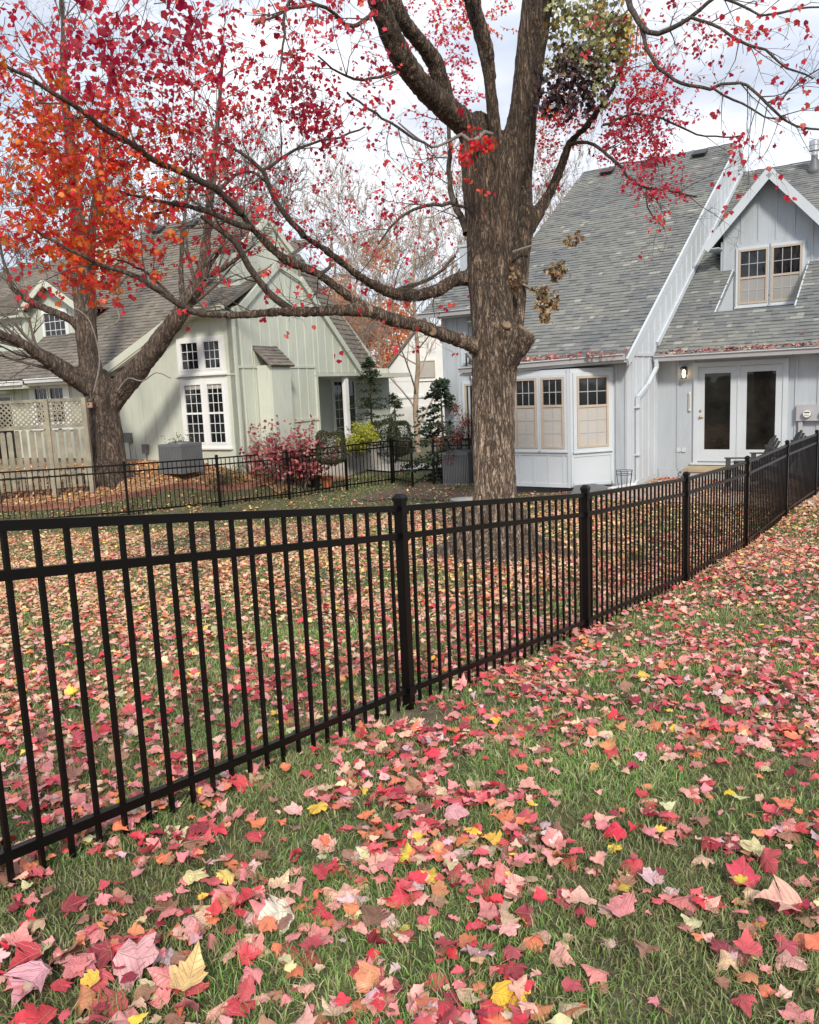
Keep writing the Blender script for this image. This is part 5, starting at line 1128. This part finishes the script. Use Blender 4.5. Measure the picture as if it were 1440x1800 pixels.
# ---- trees beyond the houses
def bare_tree(name, base, H, seed, mat, label, group, spread=.5, trunk_r=.16, lev=4, lim=9, low=.12, rmin=.011, kids=(4, 5)):
    RMIN[0] = rmin
    rg = random.Random(seed); r = empty(name, base, 0, None, label, 'tree', group); t_ = MB(); P = [Vector((0, 0, -.3))]; R = [trunk_r]; n = 9
    for i in range(n): P.append(P[-1]+Vector((rg.gauss(0, .05)*H/8, rg.gauss(0, .05)*H/8, H*.72/n))); R.append(trunk_r*(1-.75*(i+1)/n))
    t_.tube(P, R, 8, False); t_.build('trunk', mat, r, True); b = MB(); tp = []
    for k in range(lim):
        t = low+(1-low)*(k+.5)/lim; i = min(int(t*n), n-1); a = k*2.4+rg.uniform(-.4, .4); el = rg.uniform(.5, 1.1)
        d = Vector((math.cos(a)*math.cos(el)*spread*2, math.sin(a)*math.cos(el)*spread*2, math.sin(el)))
        grow(b, P[i].lerp(P[i+1], t*n-i), d, H*.46*(1.15-.5*t)*rg.uniform(.8, 1.1), R[i]*.42, lev, rg, tp, .04, .26, kids, 3, .56, (.3, .75))
    b.build('crown', mat, r, True); RMIN[0] = .0022; return r, tp
GR = 'bare trees beyond the two houses'
for i, (px, D_, H, sd, mt, lb, sp, tr0) in enumerate([
    (-20, 36, 15, 1, 'twig', 'tall bare brown tree rising behind the left end of the green house roof', .5, .22),
    (330, 38, 15, 2, 'twiggrey', 'tall pale grey bare tree standing behind the green house ridge', .5, .24),
    (470, 34, 13, 5, 'twiggrey', 'bare grey tree behind the louvred gable of the green house', .45, .2),
    (600, 44, 15, 3, 'twigtan', 'wide bare tan tree beyond the gap, nearest the orange tree', .5, .2),
    (735, 36, 12.5, 4, 'twigtan', 'bare tan tree in the gap between the two houses, left of the big trunk', .5, .2),
    (800, 47, 14, 8, 'twigtan', 'farther bare tan tree partly behind the big trunk', .5, .2),
    (985, 42, 15, 6, 'twigtan', 'bare tan tree behind the ridge of the blue grey house', .42, .2),
    (680, 52, 15, 11, 'twigtan', 'bare tan tree standing behind the far white house', .5, .15),
    (900, 50, 16, 12, 'twigtan', 'tallest bare tan tree, mostly hidden behind the big trunk', .5, .15),
    (180, 40, 15, 14, 'twig', 'bare brown tree behind the green house chimney', .5, .17)]):
    b = at(px, 800, D_); b[2] = g1(b[0], b[1]); bare_tree('bare_tree', b, H, sd, M[mt], lb, GR, sp, tr0*.7, lim=12)
# orange tree and far shrubs
def leafy_tree(name, base, H, rad, count, pal, size, label, cat='tree', seed=1, mat='leaf', group=None, low=.3, shape=QUAD):
    r, tp = bare_tree(name, base, H, seed, M['twig'], label, group, .5, H*.012, 2, 9, low); c = np.array((0, 0, H*(.5+low*.5)))
    ctr = [c+NR.normal(size=3)*np.array((rad*.5, rad*.5, H*.2)) for _ in range(22)]; n = count; k = NR.integers(0, 22, n); pos = np.array(ctr)[k]+unit(n)*(NR.random((n, 1))**.45)*rad*.42
    cl, _ = pick(pal, n); link('foliage', leaf_mesh('foliage', pos, unit(n)+np.array((0, 0, -.4)), unit(n), np.full(n, size)*NR.uniform(.7, 1.3, n), cl, M[mat], shape, .3), r); return r
b = at(628, 700, 62); b[2] = -1.5; leafy_tree('orange_tree', b, 11, 3.6, 9000, [(4, (.75, .24, .06)), (3, (.82, .33, .10)), (2, (.60, .16, .04))], .24, 'round orange autumn tree far beyond the green house roof')
b = at(560, 720, 66); b[2] = -1.5; leafy_tree('orange_tree', b, 9, 3.2, 5000, [(4, (.72, .30, .14)), (3, (.80, .42, .24))], .24, 'paler orange tree farthest off, half hidden by the green house rake', seed=3)
b = at(745, 720, 70); b[2] = -1.5; leafy_tree('russet_tree', b, 8.5, 4.5, 5000, [(4, (.55, .38, .24)), (3, (.70, .46, .30)), (1, (.72, .35, .18))], .26, 'faint russet tree behind the far white house', seed=4)
# far white house
fh = empty('white_house', (.9, 47, -1.4), math.radians(-6), None, 'far sunlit white house seen in the gap between the two houses', 'house')
MB().box(-3.6, 0, -.5, 5, 8, 3.4).poly([(-2.4, -.02, 3.3), (3.2, -.02, 3.3), (.4, -.02, 6.6)], 3.3, (0, -1, 0)).build('wall', M['white'], fh)
roof('roof', fh, [(2.4, -.3, 3.35), (5.3, -.3, 3.35), (5.3, 4, 5.3), (2.4, 4, 5.3)], M['roofl'], exposure=.3)
for sx in (-1, 1): roof('gable_roof', fh, [(.4+sx*3.0, -.2, 3.25), (.4, -.2, 6.8), (.4, 4, 6.8), (.4+sx*3.0, 4, 3.25)], M['roofl'], eave=(0, 1, 0), exposure=.3)
window(fh, -.1, .9, 3.4, 4.4, (0, -.03, 0), 0, 2, 2, 'tan', 'white', None, False, None, .1, blind=.97)
MB().box(-1.9, -.05, -.3, 1.6, 0, 1.9).build('garage_door', M['offwhite'], fh); s = MB().box(-3.2, -.08, 2.35, 5, 0, 2.5); battens(s, -3.2, 5, 2.5, 3.3, 0, .5); s.build('trim_band', M['white'], fh)

# ------------------------------------------------------------------ shrubs
def shrub(name, base, rad, H, count, pal, size, label, cat='shrub', box=False, shape=QUAD, seed=1, stems=12, hollow=.45, droop=0, group=None, smat='twig'):
    r = empty(name, base, 0, None, label, cat, group); n = count; rg = random.Random(seed)
    if box:
        u_ = NR.uniform(-1, 1, (n, 3)); k = NR.integers(0, 3, n); sgn = np.sign(NR.uniform(-1, 1, n)); u_[np.arange(n), k] = sgn*(1-NR.random(n)**2*.3)
        u_ /= np.maximum(1, (np.abs(u_)**3.2).sum(1)**(1/3.2))[:, None]
        pos = u_*np.array((rad, rad, H/2))+np.array((0, 0, H/2)); ph = NR.uniform(0, 6, 3); pos *= (1+.06*np.sin(pos[:, :1]*9+ph[0])*np.sin(pos[:, 2:]*8+ph[1]))
    else:
        ctr = np.array([(rg.gauss(0, rad*.45), rg.gauss(0, rad*.45), H*rg.uniform(.25, .85)) for _ in range(16)]); k = NR.integers(0, 16, n); pos = ctr[k]+unit(n)*(NR.random((n, 1))**hollow)*rad*.42
    cl, _ = pick(pal, n); st = MB(); tp = []
    for _ in range(stems): a = rg.uniform(0, 6.28); grow(st, (rg.gauss(0, .05), rg.gauss(0, .05), -.05), (math.cos(a)*rad*.7, math.sin(a)*rad*.7, H), H*.85, .010, 1, rg, tp, .0, .3, (2, 4), 4)
    st.build('stems', M[smat], r); d = unit(n); d[:, 2] += .5-droop
    link('foliage', leaf_mesh('foliage', pos, d, unit(n), np.full(n, size)*NR.uniform(.6, 1.3, n), cl, M['shrub'], shape, .3), r); return r
def gp(x, y): return (x, y, g1(x, y))
DG = [(4, (.035, .055, .02)), (3, (.055, .08, .03)), (2, (.02, .035, .015)), (1, (.09, .09, .04))]
shrub('clipped_shrub', (-1.95, 21.15, -.30), .40, .88, 6500, [(4, (.05, .06, .025)), (3, (.08, .08, .04)), (2, (.03, .035, .02)), (1, (.14, .10, .06))], .035, 'dark clipped round bush beside the white porch post', box=True)
shrub('golden_shrub', (-1.35, 23.4, -.32), .48, 1.0, 5500, [(4, (.48, .44, .04)), (3, (.36, .38, .05)), (2, (.22, .27, .04))], .045, 'bright yellow green shrub behind the stone planter')
shrub('clipped_shrub', (-.72, 25.8, -.55), .52, 1.15, 5000, DG, .045, 'dark green clipped bush left of the pair under the little conifer', box=True)
shrub('clipped_shrub', (-.22, 26.8, -.62), .40, 1.15, 3500, DG, .045, 'dark green clipped bush nearest the lawn gap, right of its pair', box=True)
PKL = [(4, (.34, .07, .08)), (3, (.45, .13, .12)), (2, (.22, .04, .06)), (1, (.40, .24, .18))]
def red_bush(x, y, rad, H, n, seed, label):
    rg = random.Random(seed); r = empty('burning_bush', gp(x, y), 0, None, label, 'shrub'); st = MB(); tp = []; ps = []
    for _ in range(22): a = rg.uniform(0, 6.28); grow(st, (rg.gauss(0, .08), rg.gauss(0, .08), -.05), (math.cos(a)*rad*1.0, math.sin(a)*rad*.8, H), H*rg.uniform(.7, 1.15), .010, 2, rg, tp, .0, .35, (3, 5), 4)
    st.build('stems', M['twiggrey'], r)
    for P, lev in tp:
        if lev > 1: continue
        for _ in range(n): i = rg.randint(1, len(P)-1); ps.append(np.array(P[i])+NR.normal(size=3)*.03)
    ps = np.array(ps); k = len(ps); cl, _ = pick(PKL, k); d = unit(k); d[:, 2] -= .5
    link('foliage', leaf_mesh('foliage', ps, d, unit(k), np.full(k, .075)*NR.uniform(.6, 1.3, k), cl, M['shrub'], SIMPLE, .3), r)
red_bush(-3.3, 20.95, .85, 1.3, 3, 3, 'pinkish red leaved bush with bare stems against the green wall beside the tall windows')
red_bush(-2.8, 21.2, .5, 1.0, 4, 4, 'denser crimson bush next to the dark clipped bush')
shrub('low_shrub', gp(-4.55, 20.0), .5, .5, 900, [(3, (.10, .12, .05)), (2, (.18, .19, .09)), (1, (.3, .12, .08))], .055, 'low sparse green shrub between the wide air conditioner and the red bush', shape=OVAL, smat='twiggrey')
shrub('leafy_weed', (-5.5, 19.75, .45), .28, .32, 60, [(3, (.12, .15, .05))], .05, 'small weed showing above the wide air conditioner', cat='plant', shape=OVAL, stems=4)
def conifer(name, base, H, rad, seed, label, pal, tilt=0, n=60, size=.06, tiers=16, fan=.9):
    rg = random.Random(seed); r = empty(name, base, 0, None, label, 'tree'); t_ = MB().tube([(0, 0, -.1), (.02, 0, H*.5), (0, 0, H)], [.045, .03, .008], 7); t_.build('trunk', M['twig'], r)
    ps, ds = [], []; br = MB()
    for k in range(tiers*5):
        t = rg.uniform(.06, 1); a = rg.uniform(0, 6.28); L_ = rad*(1.05-t)**.75*rg.uniform(.55, 1.2)+.08; d = Vector((math.cos(a), math.sin(a), .35-fan*.3)); P = [Vector((0, 0, H*t))]
        for i in range(5): d = (d+Vector((rg.gauss(0, .12), rg.gauss(0, .12), -.06*fan+.03))).normalized(); P.append(P[-1]+d*L_/5)
        br.tube(P, [.012, .01, .008, .006, .004, .002], 3, False)
        for _ in range(n):
            q = rg.uniform(.15, 1)*5; i = min(int(q), 4); ps.append(np.array(P[i].lerp(P[i+1], q-i))+NR.normal(size=3)*np.array((.045, .045, .03))); ds.append(np.array(d)+NR.normal(size=3)*.5+np.array((0, 0, -.15)))
    br.build('limbs', M['twig'], r); k = len(ps); cl, _ = pick(pal, k); link('foliage', leaf_mesh('foliage', np.array(ps), np.array(ds), unit(k)+np.array((0, 0, 1)), np.full(k, size)*NR.uniform(.6, 1.3, k), cl, M['shrub'], QUAD, .2), r)
conifer('conifer', (-1.05, 25.2, -.6), 3.1, .85, 2, 'loose dark green conifer between the green house and the gap', DG, n=55)
conifer('conifer', (-.35, 27.5, -.8), 2.2, .5, 6, 'smaller thin conifer just behind the taller one by the green house', DG, n=40, tiers=11)
conifer('conifer', (.95, 21.7, -1.0), 2.75, 1.5, 4, 'dark drooping conifer at the corner of the blue grey house behind the gate', [(4, (.025, .045, .02)), (3, (.04, .065, .035)), (2, (.015, .025, .015))], n=48, size=.085, tiers=17, fan=1.5)
shrub('nandina', (1.35, 21.2, -.95), .5, 2.35, 1500, [(4, (.20, .04, .04)), (3, (.32, .07, .06)), (3, (.06, .07, .03)), (1, (.45, .2, .12))], .055, 'tall dark red leaved shrub mixed into the conifer by the blue grey corner', shape=OVAL, stems=9)

# ------------------------------------------------------------------ lawn cover
def vnoise(x, y, s, seed):
    g = np.random.default_rng(seed).random((64, 64)); u_ = x/s; v_ = y/s; i = np.floor(u_).astype(int); j = np.floor(v_).astype(int); fx = u_-i; fy = v_-j; fx = fx*fx*(3-2*fx); fy = fy*fy*(3-2*fy)
    a = g[i % 64, j % 64]; b = g[(i+1) % 64, j % 64]; c = g[i % 64, (j+1) % 64]; d = g[(i+1) % 64, (j+1) % 64]
    return (a*(1-fx)+b*fx)*(1-fy)+(c*(1-fx)+d*fx)*fy
def loc_h(x, y, O, A): c, s = math.cos(A), math.sin(A); dx, dy = x-O.x, y-O.y; return dx*c-dy*s, dx*s+dy*c
def allowed(x, y, grass=False):
    u_, v_ = loc_h(x, y, BO, AR); ok = ~((u_ > -5.65) & (v_ > 0) & (v_ < 17)) & ~((u_ > -3.9) & (u_ < 0) & (v_ > -2.0) & (v_ < 0))
    if grass: ok &= ~((u_ > -.1) & (v_ > -3.6) & (v_ < 0)) & ~((u_ > -4.4) & (u_ < 0) & (v_ > -2.9) & (v_ < 0))
    p, q = loc_h(x, y, LO, AL); ok &= ~((p < .0) & (q > 0) & (q < 13))
    if grass: ok &= ~((p < .9) & (q > -1.5) & (q < 3.5)) & ~((p > -1.4) & (p < 6) & (q > 4.3+.8*np.maximum(p-1.5, 0)) & (q < 6.2+.8*np.maximum(p-1.0, 0)) )
    return ok & (np.hypot(x-1.12, y-10.85) > .42) & (np.hypot(x+7.32, y-19.93) > .55)
def scatter(n, y0, y1, rng=NR, k=.60, m=.55):
    y = np.sqrt(rng.uniform(y0*y0, y1*y1, int(n*1.0))); x = rng.uniform(-1, 1, len(y))*(k*y+m); return x, y
GPAL = [(5, (.19, .31, .075)), (4, (.26, .39, .11)), (3, (.125, .215, .055)), (2.2, (.40, .37, .19)), (1.8, (.54, .46, .28)), (1.5, (.26, .34, .12))]
def make_grass(bands):
    Vs, Fs, Cs = [], [], []; o = 0
    for y0, y1, dens, hh, ww in bands:
        area = .60*(y1*y1-y0*y0)+2*.55*(y1-y0); n = int(area*dens); x, y = scatter(n, y0, y1)
        c = vnoise(x, y, .13, 1)*.5+vnoise(x, y, .5, 2)*.5; keep = allowed(x, y, True) & (NR.random(len(x)) < np.clip(.35+1.1*c, 0, 1)*(1-.9*soilmask(x, y))); x, y, c = x[keep], y[keep], c[keep]; n = len(x)
        z = gz(x, y); h = hh*NR.uniform(.45, 1.25, n)*(.7+.6*c); a = NR.uniform(0, 2*pi, n); ca, sa = np.cos(a), np.sin(a); w_ = ww*NR.uniform(.6, 1.2, n)
        b = NR.uniform(0, 2*pi, n)+vnoise(x, y, .09, 5)*4; le = h*NR.uniform(.1, 1.35, n); lx, ly = np.cos(b)*le, np.sin(b)*le
        B = np.stack([x, y, z-.004], 1); W_ = np.stack([ca*w_, sa*w_, np.zeros(n)], 1); Mi = B+np.stack([lx*.35, ly*.35, h*.62], 1); Tp = B+np.stack([lx, ly, h*(1-.25*(le/h)**2*.5)], 1)
        V = np.stack([B-W_, B+W_, Mi+W_*.75, Mi-W_*.75, Tp], 1).reshape(-1, 3)
        f = (np.array([(0, 1, 2), (0, 2, 3), (3, 2, 4)])[None]+(np.arange(n)*5)[:, None, None]).reshape(-1, 3)+o
        cl, gi = pick(GPAL, n); big_ = vnoise(x, y, .9, 7)[:, None]; dry = (vnoise(x, y, .7, 12) > .62)[:, None]*.35; cl = cl*(.75+.5*big_); cl = cl*(1-dry)+np.array((.27, .24, .12))*dry
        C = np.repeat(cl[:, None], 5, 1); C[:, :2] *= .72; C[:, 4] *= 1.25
        Vs.append(V); Fs.append(f); Cs.append(C.reshape(-1, 3)); o += len(V)
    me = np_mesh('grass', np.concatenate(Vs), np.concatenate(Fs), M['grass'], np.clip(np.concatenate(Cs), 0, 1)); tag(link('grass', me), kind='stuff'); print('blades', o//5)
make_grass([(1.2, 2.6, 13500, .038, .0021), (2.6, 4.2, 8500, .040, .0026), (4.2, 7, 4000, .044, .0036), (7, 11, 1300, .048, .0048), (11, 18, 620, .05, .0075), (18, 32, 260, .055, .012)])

LP1 = [(6, (.70, .24, .24)), (4.2, (.76, .38, .33)), (4.0, (.58, .09, .11)), (3.3, (.62, .05, .07)), (2.4, (.66, .44, .30)), (1.9, (.70, .20, .10)), (1.6, (.30, .03, .05)), (2.2, (.34, .17, .11)), (1.0, (.60, .53, .30)), (.6, (.80, .52, .07)), (1.0, (.22, .10, .07)), (.9, (.65, .25, .12)), (1.2, (.66, .42, .44))]
LP2 = [(4, (.72, .34, .21)), (5, (.70, .50, .31)), (3, (.62, .20, .10)), (2.2, (.50, .10, .08)), (3, (.74, .56, .26)), (1.5, (.46, .28, .15)), (1.2, (.78, .56, .12)), (2.5, (.72, .34, .30))]
LP3 = [(5, (.70, .40, .18)), (4, (.76, .52, .27)), (3, (.52, .22, .10)), (2, (.40, .20, .10)), (2, (.62, .30, .20))]
leafrows = []
for y0, y1, dens in ((1.2, 3.2, 430), (3.2, 6, 420), (6, 11, 380), (11, 16.5, 260), (16.5, 24, 80)):
    area = .60*(y1*y1-y0*y0)+2*.55*(y1-y0); x, y = scatter(int(area*dens*1.6), y0, y1)
    c = .35*vnoise(x, y, .22, 21)+.40*vnoise(x, y, .55, 22)+.25*vnoise(x, y, 1.6, 23)
    pr = np.clip((c-.30)*2.5, .10, 1)+np.clip((y-6)/20, 0, .25)
    u_, v_ = loc_h(x, y, BO, AR); pr = np.where((y > 16.5) & (x > -3.5) & (x < 3), pr*.55, pr); pr = np.where(y > 21, pr*.35, pr)
    keep = allowed(x, y) & (NR.random(len(x)) < pr); x, y = x[keep], y[keep]; n = len(x)
    far = np.clip((y-4.7)/5.5+(-x)*.11+.03, 0, 1); ca_, _ = pick(LP1, n); cb_, _ = pick(LP2, n); cl = np.where((NR.random(n) < far)[:, None], cb_, ca_)
    leafrows.append((x, y, cl, NR.gamma(7.5, .0060, n).clip(.020, .080)*np.where(y > 11, 1.05, 1)))
# the leaf-filled bed under the forked tree and a drift on the patio
xb = NR.uniform(-11, -3.4, 9000); yb = NR.uniform(18.3, 21.8, 9000); k_ = (yb > 18.4+np.maximum(0, (xb+7.5))*.55) & allowed(xb, yb); xb, yb = xb[k_], yb[k_]
leafrows.append((xb, yb, pick(LP3, len(xb))[0], NR.uniform(.05, .09, len(xb))))
q_ = []
while len(q_) < 420:
    u0, v0 = rnd.uniform(.1, 2.4), -abs(rnd.gauss(0, .8))-.05
    if rnd.random() < max(.1, 1-abs(u0-1.0)/1.6): p = bw(u0, v0); q_.append((p.x, p.y))
q_ = np.array(q_); leafrows.append((q_[:, 0], q_[:, 1], pick(LP1, len(q_))[0], NR.uniform(.05, .085, len(q_))))
lx = np.concatenate([r[0] for r in leafrows]); ly = np.concatenate([r[1] for r in leafrows]); lcx = np.concatenate([r[2] for r in leafrows]); lsx = np.concatenate([r[3] for r in leafrows])
lz = gz(lx, ly)+NR.uniform(.014, .052, len(lx)); n = len(lx); print('fallen', n)
th_ = NR.uniform(0, 2*pi, n); tilt = np.abs(NR.normal(0, .26, n)).clip(0, 1.1)*np.where(NR.random(n) < .14, 2.4, 1); td = NR.uniform(0, 2*pi, n)
nrm = np.stack([np.sin(tilt)*np.cos(td), np.sin(tilt)*np.sin(td), np.cos(tilt)], 1); nrm[:, 2] = np.abs(nrm[:, 2]); dr_ = np.stack([np.cos(th_), np.sin(th_), np.zeros(n)], 1); dr_ = dr_-nrm*(dr_*nrm).sum(1, keepdims=True)
lpos = np.stack([lx, ly, lz], 1)
rel = lpos-CAM; zc = rel@FW; px_ = 720+FPX*(rel@RT)/zc; py_ = 900-FPX*(rel@UP)/zc; vis = (px_ > 10) & (px_ < 1430) & (py_ < 1790) & (zc > 0)
# distinctive single leaves seen in the photograph: (x, y, size, colour, label)
SPECIAL = [(893,1783,.085,(.80,.46,.03),'large golden yellow leaf on a red one at the bottom edge of the lawn','yellow'),
 (1283,1413,.048,(.80,.60,.03),'bright lemon yellow curled leaf alone among pink ones right of the middle lawn','y'),
 (872,1284,.055,(.80,.50,.04),'golden yellow leaf lying by the bare soil near the middle fence post','y'),
 (716,1525,.06,(.72,.55,.06),'slim yellow leaf standing on edge in the grass below the fence','y'),
 (345,1566,.075,(.74,.62,.30),'big pale cream yellow leaf in the grass under the fence bottom rail','y'),
 (398,1567,.06,(.72,.52,.14),'small star shaped yellow leaf touching the big cream leaf','y'),
 (342,1072,.055,(.78,.58,.05),'yellow star shaped leaf seen through the pickets of the near fence','y'),
 (1083,1482,.08,(.66,.02,.06),'bright scarlet upright leaf next to a pink one in the open lawn','r'),
 (1308,1560,.11,(.60,.05,.09),'big crimson leaf lying flat in the row of red leaves at the right','r'),
 (970,1495,.06,(.78,.60,.56),'pale blush leaf with dark veins lying alone on green grass','p'),
 (492,1633,.10,(.66,.60,.48),'broad pale greenish pink leaf lying over a crimson one near the bottom left','p'),
 (244,1718,.12,(.66,.34,.36),'large rosy leaf with pale edge near the bottom left heap','p'),
 (335,1755,.10,(.68,.46,.20),'large tan orange leaf with toothed edge at the bottom edge','t'),
 (60,1760,.11,(.62,.30,.36),'large mauve pink leaf in the bottom left corner','m'),
 (800,1448,.085,(.66,.32,.36),'wide pink leaf with pointed lobes in the middle of the open lawn','p'),
 (1375,1615,.125,(.68,.38,.30),'very large salmon leaf near the right edge of the lawn','s'),
 (1250,1500,.07,(.34,.02,.04),'dark maroon leaf folded double on the open grass at the right','d')]
VAR = []
for k in range(14):
    r_ = np.random.default_rng(100+k); one = np.array([[0, 0, 0.]])
    VAR.append(leaf_mesh('maple_leaf', one, np.array([[0, 1., 0]]), np.array([[0, 0, 1.]])*-1, np.array([1.]), np.array([[1, 1, 1.]]), M['litter1'], MAPLE, .42, r_, False))
def place_leaf(pos, d, nm, size, col, label, group=None):
    z = Vector(nm).normalized(); y = Vector(d); y = (y-z*y.dot(z)).normalized(); x = y.cross(z)
    o = link('fallen_leaf', rnd.choice(VAR)); o.matrix_world = Matrix(((x.x*size, y.x*size, z.x*size, pos[0]), (x.y*size, y.y*size, z.y*size, pos[1]), (x.z*size, y.z*size, z.z*size, pos[2]), (0, 0, 0, 1)))
    o.color = (*[float(min(1, c)) for c in col], 1); return tag(o, label, 'leaf', group)
for x, y, s_, c_, lb, _k in SPECIAL:
    p = gpt(x, y); p[2] += .055; a = rnd.uniform(0, 6.28); place_leaf(p, (math.cos(a), math.sin(a), .1), (rnd.uniform(-.2, .2), rnd.uniform(-.45, -.1), 1), s_, c_, lb)
    m_ = np.hypot(lx-p[0], ly-p[1]) < s_*.5; vis = vis & ~m_
score = np.where(vis, lsx/zc, 0); top = np.argsort(-score)[:283]
def cname(c):
    r_, g_, b_ = c; s = r_+g_+b_
    if r_ < .33: return 'dark maroon' if g_ < .09 else 'dull brown'
    if g_ > .38: return 'straw yellow' if b_ < .26 else 'pale tan'
    if g_ > .30: return 'pale salmon pink' if b_ > .24 else 'dull orange tan'
    if g_ > .2: return 'rose pink' if b_ > .18 else 'orange'
    return 'crimson red'
for i in top:
    nm_ = cname(lcx[i]); sz_ = 'small' if lsx[i] < .055 else ('mid-sized' if lsx[i] < .078 else 'broad')
    po = 'lying flat' if tilt[i] < .16 else ('slightly tilted' if tilt[i] < .42 else 'standing on edge')
    D_ = zc[i]; fd = abs((lx[i]+.05)*.811-(ly[i]-4.46)*.585)
    zn = 'close to the fence foot' if fd < .55 else ('near the bottom edge' if py_[i] > 1640 else ('on grass below the fence' if px_[i] < 800 else 'on the open lawn'))
    a_ = math.degrees(th_[i]) % 360; dn = ('tip away from the viewer' if 45 < a_ < 135 else 'tip toward the viewer' if 225 < a_ < 315 else 'tip sideways to the house side' if a_ < 45 or a_ > 315 else 'tip sideways to the green side')
    dn = {'tip sideways to the house side': 'pointing sideways', 'tip sideways to the green side': 'pointing sideways', 'tip away from the viewer': 'pointing away', 'tip toward the viewer': 'pointing at viewer'}[dn]
    place_leaf(lpos[i], dr_[i], nrm[i], lsx[i]*1.06, lcx[i], f'{sz_} {nm_} leaf {po} {dn} {zn}', 'fallen maple leaves on the near grass')
rest = np.ones(n, bool); rest[top] = False
near_ = rest & (ly < 5.5); mid_ = rest & ~near_
me = leaf_mesh('leaf_litter', lpos[near_], dr_[near_], nrm[near_], lsx[near_], lcx[near_], M['litter'], MAPLE, .42, stem=True); tag(link('leaf_litter', me), kind='stuff')
me = leaf_mesh('leaf_litter', lpos[mid_], dr_[mid_], nrm[mid_], lsx[mid_], lcx[mid_], M['litter'], SIMPLE, .42); tag(link('leaf_litter', me), kind='stuff')
# leaves caught along the gutters of the blue grey house
g_ = []
for u0, u1, v0, zz, cnt, sl2 in ((.15, 9, -.36, 2.05, 520, .63), (-3.35, .0, -2.58, 2.04, 210, .5), (-.05, 0, -2.15, 2.08, 4, .6)):
    for _ in range(cnt): q = abs(rnd.gauss(0, .07)); p = bw(rnd.uniform(u0, u1), v0+q-.05, zz+q*sl2+rnd.uniform(0, .03)); g_.append(tuple(p))
for _ in range(26): v0 = rnd.uniform(0, 4); p = bw(rnd.uniform(.2, 6), v0, zB(v0)+.03); g_.append(tuple(p))
g_ = np.array(g_); k = len(g_); gn = unit(k)*.5+np.array((0, -.3, 1.)); tag(link('gutter_leaf_litter', leaf_mesh('gutter_leaf_litter', g_, unit(k), gn, NR.uniform(.04, .08, k), pick([(4, (.45, .08, .09)), (3, (.55, .25, .22)), (2, (.6, .42, .3)), (2, (.22, .04, .05))], k)[0], M['litter'], SIMPLE, .4)), kind='stuff')
